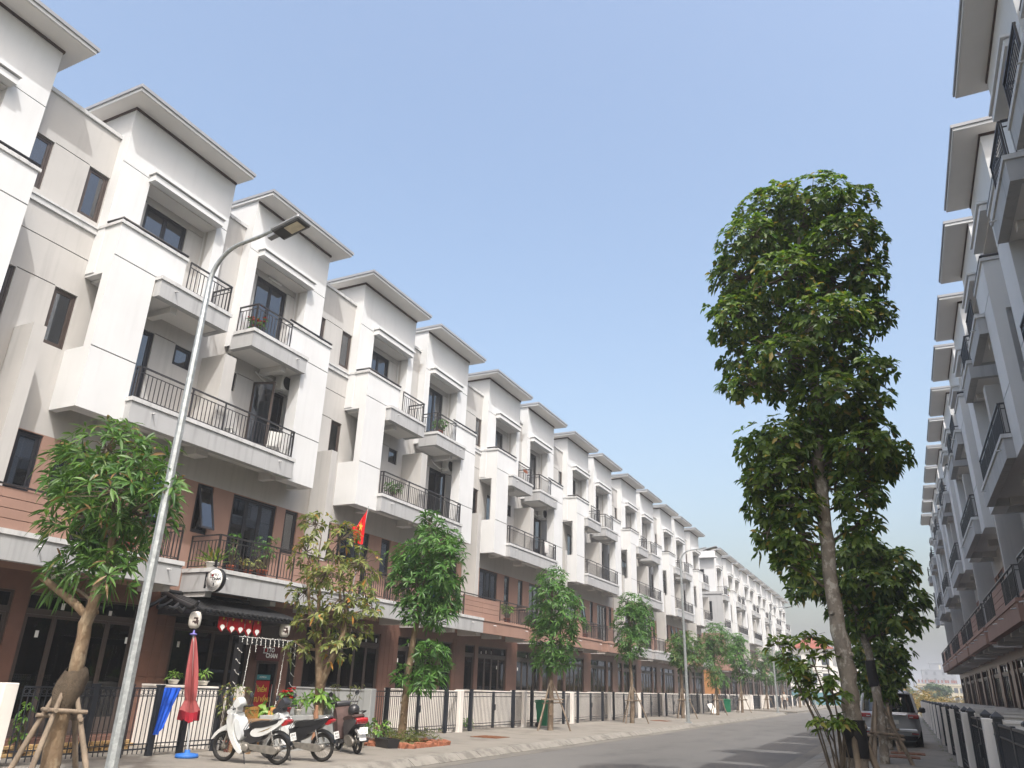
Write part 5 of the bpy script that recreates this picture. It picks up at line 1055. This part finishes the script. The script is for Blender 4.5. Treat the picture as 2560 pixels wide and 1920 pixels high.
for x, y, z, w_, h, mat, lab in ((-15.42, 32.75, 11.52, .42, .16, 'towel_orange', 'small orange cloth behind a top balcony railing in the left row'), (-15.33, 35.2, 8.45, .5, .6, 'curtain', 'pale towel over a loggia railing in the left row'), (-15.33, 24.6, 5.03, .4, .5, 'cloth_blue', 'blue towel over a first-floor railing beyond the cafe')):
    e = MB(); n_ = 8; vs = []
    for side, hh in ((.03, h), (-.03, h*.7)):
        for k in range(n_+1):
            a = .012*math.sin(k*1.3); vs += [(side*.4, w_*k/n_, .01), (side+a, w_*k/n_, -hh-.02*math.sin(k))]
    m_ = 2*(n_+1); e.add(vs, [(2*k+o_, 2*k+1+o_, 2*k+3+o_, 2*k+2+o_) for o_ in (0, m_) for k in range(n_)]+[(2*k, 2*k+2, m_+2*k+2, m_+2*k) for k in range(n_)], True)
    tag(e.build('towel', mat, None, loc=(x+XL0+13.47-.08, y, z+.02)), lab, 'towel')
# ---------------------------------------------------------------- bins, boards, covers
M('bin_green', (.006, .13, .06), .45, .1, 4, spec=.4)
def bin_(label, loc, rz):
    t = thing('wheelie_bin', label, 'bin', loc, rz, 'green wheelie bins'); t.scale = (.92, .92, .95)
    e = MB(); b, u = .20, .27; e.add([(-b, -b, .06), (b, -b, .06), (b, b, .06), (-b, b, .06), (-u, -u, .96), (u, -u, .96), (u, u, .96), (-u, u, .96)], [(0, 3, 2, 1), (0, 1, 5, 4), (1, 2, 6, 5), (2, 3, 7, 6), (3, 0, 4, 7), (4, 5, 6, 7)]); e.box(-u-.02, u+.02, -u-.02, u+.02, .92, .965); e.build('body', 'bin_green', t)
    e = MB(); e.prism(sub([(-.31, .966), (.30, .966), (.30, 1.0), (0, 1.05), (-.31, 1.03)], 1), -.29, .29, .04); e.build('lid', 'bin_green', t)
    e = MB(); e.tube([(-.33, -.24, .98), (-.36, 0, .99), (-.33, .24, .98)], .018, 6); e.build('handle', 'bin_green', t)
    for y in (-.21, .21): e = MB(); e.lathe([(0, -.025), (.10, -.025), (.10, .025), (0, .025)], 14, (-.19, y, .10), 'y'); e.build('wheel', 'rubber', t)
bin_('green wheelie bin behind the staked mango tree', (-12.95, 29.7, .15), .2); bin_('green wheelie bin at the far end of the left row', (-12.6, 64.6, .15), .1)
e = MB(); e.prism([(0, 0), (.05, 0), (.62, .62), (.57, .64)], -.3, .3); tag(e.build('leaning_board', 'garden_white', None, loc=(-12.9, 61.5, .15), rot=(0, 0, rad(150))), 'white board leaning by the last gate of the left row', 'board')
M('rust', (.16, .065, .03), .8, .3, 6)
for x, y, lab in ((-11.6, 22.6, 'rusty drain cover on the pavement just beyond the brick-edged bed'), (-11.6, 41.8, 'rusty drain cover on the pavement near the second lamp post'), (-.35, 25.3, 'rusty drain cover on the right pavement'), (-.2, 27.0, 'rusty steel plate under the rear of the silver car')):
    t = thing('drain_cover', lab, 'drain cover', (x, y, .15), 0, 'drain covers'); e = MB(); e.box(-.45, .45, -.45, .45, .002, .014); e.build('frame', 'rust', t)
    for k in range(5): e = MB(); e.box(-.36+k*.15, -.26+k*.15, -.38, .38, .014, .022); e.build('bar', 'rust', t)
rb = random.Random(9); bk = MB(); bk.bbox(-.10, .10, -.05, .05, -.03, .03, .006); M('old_brick', (.36, .24, .11), .9, .25, 6, .3, 40); bk = bk.mesh('brick', 'old_brick')
t = thing('brick_pile', 'low stack of yellowish bricks behind the near iron fence', 'bricks', (-15.0, 10.6, .13))
for r_ in range(3):
    for k in range(16): ob('brick', bk, t, (rb.uniform(-.03, .03), -1.7+k*.23+(r_ % 2)*.1, .035+r_*.066), (0, 0, math.pi/2+rb.uniform(-.06, .06)))
# ---------------------------------------------------------------- silver car parked on the right pavement
M('car_silver', (.44, .46, .49), .3, .03, 2, metal=.25, spec=.6); M('car_glass', (.012, .016, .018), .06, 0, spec=.9); M('car_black', (.02, .02, .022), .5, .1, 5)
t = thing('parked_car', 'silver people carrier parked on the right pavement, seen from behind', 'car', (-.62, 30.2, .15))
def ring(hx, y0, y1, z, n=28, e=.32, bulge=0):
    out = []; cy, hy = (y0+y1)/2, (y1-y0)/2
    for k in range(n):
        a = 2*math.pi*k/n; c, s = math.cos(a), math.sin(a)
        out.append((hx*math.copysign(abs(c)**e, c), cy+hy*math.copysign(abs(s)**e, s), z))
    return out
def loft(rings, cap=True):
    m = MB(); n = len(rings[0]); vs = [p for r in rings for p in r]
    m.add(vs, [(j*n+k, j*n+(k+1) % n, (j+1)*n+(k+1) % n, (j+1)*n+k) for j in range(len(rings)-1) for k in range(n)], True)
    if cap: m.add(rings[0], [tuple(range(n))[::-1]]); m.add(rings[-1], [tuple(range(n))])
    return m
body = loft([ring(.80, .06, 4.6, .24), ring(.88, .0, 4.7, .34), ring(.915, -.03, 4.74, .52), ring(.915, .0, 4.72, .74), ring(.90, .03, 4.6, .92), ring(.87, .06, 4.4, 1.02), ring(.84, .10, 3.75, 1.06)]); body.build('body', 'car_silver', t)
loft([ring(.845, .09, 3.70, 1.055), ring(.80, .20, 3.1, 1.32), ring(.73, .34, 2.65, 1.62)], False).build('greenhouse', 'car_glass', t)
rf_ = loft([ring(.735, .33, 2.66, 1.615), ring(.70, .36, 2.55, 1.69), ring(.60, .50, 2.35, 1.735), ring(.35, .8, 2.0, 1.75)]); r_o = rf_.build('roof', 'car_silver', t)
e = MB(); e.bbox(-.66, .66, .20, .42, 1.62, 1.665, .015); e.build('spoiler', 'car_silver', r_o)
for s in (-1, 1):
    e = MB(); e.add([(s*.862, .10, 1.05), (s*.80, .12, 1.05), (s*.70, .30, 1.60), (s*.752, .32, 1.60)], [(0, 1, 2, 3), (3, 2, 1, 0)]); e.tube([(s*.845, .12, 1.04), (s*.80, .21, 1.33), (s*.735, .34, 1.63)], .035, 6); e.build('rear_pillar', 'car_silver', t)
    e = MB(); e.prism([(.0, .84), (.0, 1.0), (.03, 1.06), (.36, 1.04), (.36, .92)], 0, .001); 
    e = MB(); e.bbox(min(s*.56, s*.875), max(s*.56, s*.875), -.02, .12, .87, 1.0, .02); tl = e.build('tail_light', 'lamp_red', t)
    e = MB(); e.bbox(min(s*.58, s*.70), max(s*.58, s*.70), -.026, .0, .90, .93, .003); e.build('reversing_lens', 'lamp_clear', tl)
    e = MB(); e.tube([(s*.84, 2.9, 1.06), (s*.96, 2.88, 1.08)], .03, 6); e.bbox(min(s*.94, s*1.14), max(s*.94, s*1.14), 2.78, 2.92, 1.02, 1.20, .04); e.build('mirror', 'car_black', t)
    for y in (.80, 3.75):
        wl = MB(); wl.lathe([(0, -.11), (.30, -.11), (.335, -.08), (.335, .08), (.30, .11), (0, .11)], 24, (s*.80, y, .33), 'x'); wo = wl.build('wheel', 'rubber', t)
        h = MB(); h.lathe([(0, 0), (.20, 0), (.22, -.02)], 20, (s*.915, y, .33), 'x'); h.build('rim', 'rim_metal', wo)
    e = MB(); e.box(min(s*.60, s*.80), max(s*.60, s*.80), -.045, -.02, .40, .44); e.build('reflector', 'lamp_red', t)
e = MB(); e.bbox(-.52, .52, -.045, .05, .955, 1.0, .012); e.build('chrome_garnish', 'chrome', t)
e = MB(); e.bbox(-.80, .80, -.07, .06, .44, .56, .03); e.build('rear_bumper', 'car_silver', t); e = MB(); e.box(-.76, .76, -.02, .2, .20, .34); e.build('bumper_skirt', 'car_black', t)
e = MB(); e.box(-.26, .26, -.042, -.02, .70, .82); e.build('number_plate', 'plate_white', t)
e = MB(); e.tube([(.05, .105, 1.10), (.30, .16, 1.22), (.42, .17, 1.24)], .012, 5); e.build('rear_wiper', 'car_black', t)
# ---------------------------------------------------------------- a person far down the left pavement
M('skin', (.30, .17, .11), .6, .05); M('shirt_pale', (.45, .42, .38), .8, .1, 9); M('trousers_dark', (.035, .033, .04), .8, .1, 9); M('hair_dark', (.012, .010, .01), .6)
def person(label, loc, rz):
    J = {'pel': (0, 0, .92, .13), 'che': (0, 0, 1.22, .15), 'nek': (0, 0, 1.44, .065), 'hed': (.02, 0, 1.58, .10), 'top': (.0, 0, 1.68, .07)}
    E = [('pel', 'che'), ('che', 'nek'), ('nek', 'hed'), ('hed', 'top')]
    for s, n in ((1, 'l'), (-1, 'r')):
        J['sh'+n] = (0, s*.17, 1.38, .065); J['el'+n] = (-.02, s*.25, 1.12, .045); J['wr'+n] = (.08, s*.24, .90, .035); J['ha'+n] = (.11, s*.23, .82, .04)
        J['hi'+n] = (0, s*.09, .86, .095); J['kn'+n] = (.04*s+.02, s*.10, .48, .065); J['an'+n] = (.05*s, s*.10, .09, .045); J['to'+n] = (.05*s+.14, s*.11, .04, .04)
        E += [('che', 'sh'+n), ('sh'+n, 'el'+n), ('el'+n, 'wr'+n), ('wr'+n, 'ha'+n), ('pel', 'hi'+n), ('hi'+n, 'kn'+n), ('kn'+n, 'an'+n), ('an'+n, 'to'+n)]
    ks = list(J); me = bpy.data.meshes.new('body'); me.from_pydata([J[k][:3] for k in ks], [(ks.index(a), ks.index(b)) for a, b in E], [])
    o = bpy.data.objects.new('body', me); col.objects.link(o); sk = o.modifiers.new('s', 'SKIN'); sb = o.modifiers.new('u', 'SUBSURF'); sb.levels = 2; sb.render_levels = 2
    for i, k in enumerate(ks): me.skin_vertices[0].data[i].radius = (J[k][3],)*2
    me.skin_vertices[0].data[ks.index('pel')].use_root = True
    dg = bpy.context.evaluated_depsgraph_get(); dg.update(); m2 = bpy.data.meshes.new_from_object(o.evaluated_get(dg)); bpy.data.objects.remove(o)
    m2.materials.clear(); [m2.materials.append(MATS[k]) for k in ('skin', 'shirt_pale', 'trousers_dark', 'hair_dark')]
    for p in m2.polygons:
        z, y = p.center.z, abs(p.center.y); p.use_smooth = True
        p.material_index = 2 if z < .93 and y < .19 else 1 if z < 1.42 and not (z < 1.1 and y > .19) else 3 if z > 1.62 or (z > 1.5 and p.center.x < -.02) else 0
    t = thing('person', label, 'person', loc, rz); ob('body', m2, t)
person('person in a pale top and dark trousers standing far down the left pavement', (-11.1, 86.0, .15), -1.4)
# ---------------------------------------------------------------- far buildings
M('far_white', (.68, .66, .62), .8, .05, .3); M('far_cream', (.55, .49, .36), .8, .06, .3); M('far_grey', (.22, .23, .25), .85, .08, .3); M('roof_red', (.24, .075, .05), .8, .15, .6); M('far_window', (.05, .06, .07), .3, .1); M('far_teal', (.10, .22, .25), .6, .1)
def far_building(label, loc, sx, sy, h, mat, rows, cols_f, cols_s, rz=0, roof=None):
    """box with recessed window bays on the -y and +x faces"""
    t = thing('far_building', label, 'building', loc, rz)
    e = MB(); e.box(-sx/2, sx/2, 0, sy, 0, h); e.build('wall', mat, t)
    e = MB(); e.box(-sx/2-.25, sx/2+.25, -.25, sy+.25, h, h+.5); e.build('cornice', mat, t)
    fh = h/rows; wm = MB(); wm.box(-.6, .6, -.03, .06, -fh*.27, fh*.27); wm = wm.mesh('window', 'far_window'); w2 = MB(); w2.box(-.06, .03, -.6, .6, -fh*.27, fh*.27); w2 = w2.mesh('window', 'far_window')
    s1 = MB(); s1.box(-.75, .75, -.14, .0, -fh*.27-.14, -fh*.27); s1 = s1.mesh('sill', mat)
    for r in range(rows):
        z = fh*(r+.52)
        for c in range(cols_f): w_ = ob('window', wm, t, (-sx/2+sx*(c+.5)/cols_f, 0, z)); ob('sill', s1, w_)
        for c in range(cols_s): ob('window', w2, t, (sx/2, sy*(c+.5)/cols_s, z))
        if r: e = MB(); e.box(-sx/2-.1, sx/2+.1, -.1, sy+.1, fh*r-.12, fh*r+.08); e.build('string_course', mat, t)
    if roof:
        e = MB(); a, b = sx/2+.5, sy+.5; e.add([(-a, -.5, h+.5), (a, -.5, h+.5), (a, b, h+.5), (-a, b, h+.5), (0, sy*.25, h+roof), (0, sy*.75, h+roof)], [(0, 1, 4), (1, 2, 5, 4), (2, 3, 5), (3, 0, 4, 5)]); e.build('roof', 'roof_red', t)
    return t
v_ = far_building('white villa with a red hipped roof beyond the second block', (-13.6, 143, 0), 6.5, 10, 8.3, 'far_white', 3, 3, 4, roof=2.8)
e = MB(); e.box(-3.5, 4.5, -2.2, -2.1, .1, 2.0); e.build('hoarding', 'far_teal', v_)
far_building('white terrace with many small windows beyond the villa', (-17.5, 168, 0), 7, 44, 9.5, 'far_white', 3, 3, 18)
b_ = far_building('long white four-storey block far down the street with red rooftop letters', (-19, 255, 0), 10, 130, 12.5, 'far_white', 4, 5, 40)
ob('lettering', text_mesh('NH KHA', 2.2, 'roof_red', .1, .03), b_, (2.2, -.2, 14.2), (rad(90), 0, 0))
e = MB(); e.box(-2.5, -2.3, -.3, -.1, 13, 13.3); e.box(6, 6.2, -.3, -.1, 13, 13.3); e.build('letter_frame', 'far_grey', b_)
c_ = far_building('cream two-storey hall with a red name strip behind the dry scrub', (11.2, 300, 0), 15, 12, 5.6, 'far_cream', 2, 9, 4)
rb = random.Random(3); x = -7.2
while x < 4:
    w_ = rb.uniform(.3, .6); e = MB(); e.box(x, x+w_, -.5, -.3, 6.4, 7.3); e.build('sign_letter', 'roof_red', c_); x += w_+rb.choice((.15, .15, .6))
d_ = far_building('grey flat-roofed office block with a stair tower, hazy in the distance', (18, 520, 0), 17, 20, 16.5, 'far_grey', 5, 4, 3)
e = MB(); e.box(-4, 2.0, 2, 8, 16.5, 20.3); e.box(-4.6, 2.6, 1.6, 8.4, 20.3, 20.8); e.build('stair_tower', 'far_grey', d_); e = MB(); e.box(.6, 1.5, 1.9, 2.1, 17.2, 19.5); e.build('window', 'far_cream', d_)
far_building('low hazy building with a red roof sign right of the office block', (33, 430, 0), 16, 14, 10.5, 'far_cream', 3, 6, 3)
t = thing('antenna_mast', 'thin lattice antenna mast beyond the trees on the right', 'mast', (3.6, 420, 0))
for a in range(3): e = MB(); an = a*2.094; e.tube([(.7*math.cos(an), .7*math.sin(an), 0), (.18*math.cos(an), .18*math.sin(an), 28)], .07, 5); e.build('leg', 'galvanised', t)
e = MB()
for k in range(14):
    r = .7-.52*k/14; z = 2*k
    for a in range(3):
        p, q = a*2.094, (a+1)*2.094; e.tube([(r*math.cos(p), r*math.sin(p), z), (r*.96*math.cos(q), r*.96*math.sin(q), z+2)], .035, 4)
o = e.build('bracing', 'galvanised', t)
# ---------------------------------------------------------------- scrub and far trees
def mass(name, label, cat, boxes, n, L, W, leaf, seed, kind=None):
    rg_ = np.random.default_rng(seed); cl = []
    for x, y, rx, ry, h in boxes:
        k = int(n*rx*ry)
        a = rg_.uniform(0, 6.28, k); q = np.sqrt(rg_.random(k)); top = h*np.sqrt(np.clip(1-q**2*.8, 0, 1))*rg_.uniform(.8, 1.1, k)
        z = top*rg_.random(k)**.6
        for i in range(k): cl.append((np.array((x+q[i]*rx*math.cos(a[i]), y+q[i]*ry*math.sin(a[i]), z[i])), np.array((math.cos(a[i])*.5, math.sin(a[i])*.5, .9))))
    vs, fs = leaf_cloud(cl, 7, L, W, .5, rg_, 1.6); o = ob(name, np_mesh(name, vs, fs, leaf)); o['kind'] = 'stuff'; o['label'] = label; o['category'] = cat; return o
rs_ = random.Random(12)
mass('dry_scrub', 'dry brown scrub beyond the silver car and the right row', 'scrub', [(rs_.uniform(-1, 26), rs_.uniform(82, 150), rs_.uniform(2, 4), rs_.uniform(2, 4), rs_.uniform(1.2, 3.0)) for _ in range(34)], 14, .55, .10, 'leaf_dry', 5)
mass('roadside_grass', 'grass and weeds along the foot of the right fence', 'grass', [(.82, 14+k*1.7+rs_.uniform(-.5, .5), .12, .45, .16) for k in range(34)], 420, .13, .012, 'grass_blade', 6)
mass('tree_pit_grass', 'weeds in the tree pits along the left pavement', 'grass', [(-11.8, y, .55, .6, .12) for y in (27.9, 37.4, 47.3, 56.9, 66.5, 8.55)], 160, .12, .014, 'grass_blade', 7)
for i, (x, y, h, r, lab) in enumerate(((5.6, 185, 4.6, 2.6, 'hazy green tree in front of the cream hall, left of its middle'), (17, 230, 5.5, 3, 'hazy green tree right of the cream hall'), (-1.5, 160, 5, 2.5, 'hazy green tree just above the silver car roof'), (-7.5, 180, 5.5, 2.2, 'dark tree in front of the long white block'), (-8.5, 150, 3.5, 1.8, 'low roadside tree before the villa'))):
    bl = [(x+rs_.uniform(-.5, .5)*r, y+rs_.uniform(-.5, .5)*r, h*rs_.uniform(.45, .85), r*.55, h*.22) for _ in range(7)]
    tree('far_tree', lab, bl, [(x, y, 0), (x+.1, y, h*.4), (x, y, h*.8)], [.25, .2, .08], 5, 7, .7, .25, .5, 'bark_thin', 'leaf_far', 90+i, 'far trees', twigs=.03, knots=False)
# ---------------------------------------------------------------- paper stickers on the shop panes
for i in (1, 2, 3, 4, 5, 6):
    hs = [o for o in col.objects if o.name.startswith('row_house') and o['group'] == 'row houses on the left' and abs(o.location.y-(HY+PER*((i-1)//2))) < .1]
    hs = hs[(i-1) % 2] if len(hs) > (i-1) % 2 else hs[0]
    sy = 1 if i % 2 == 0 else -1; rb = random.Random(i)
    for k in range(5):
        m = MB(); u = .56+.2+k*.56+rb.uniform(-.1, .1); z = rb.choice((2.35, 2.95, 1.2, 2.9)); m.box(LINK-REC+.016, LINK-REC+.018, sy*u-.04, sy*u+.04, z-.07, z+.07); m.build('sticker', 'sticker', hs)
# ---------------------------------------------------------------- haze
hz = MB(); hz.box(-1500, 1500, -40, 1500, -1.1, 34); HZ = hz.build('haze', [], None); HZ['kind'] = 'stuff'
hm = bpy.data.materials.new('haze'); hm.use_nodes = True; n = hm.node_tree.nodes; n.remove(n['Principled BSDF'])
pv = n.new('ShaderNodeVolumePrincipled'); pv.inputs['Color'].default_value = (.88, .90, .93, 1); pv.inputs['Density'].default_value = .0015; pv.inputs['Anisotropy'].default_value = .2
hm.node_tree.links.new(pv.outputs[0], n['Material Output'].inputs['Volume']); HZ.data.materials.append(hm)
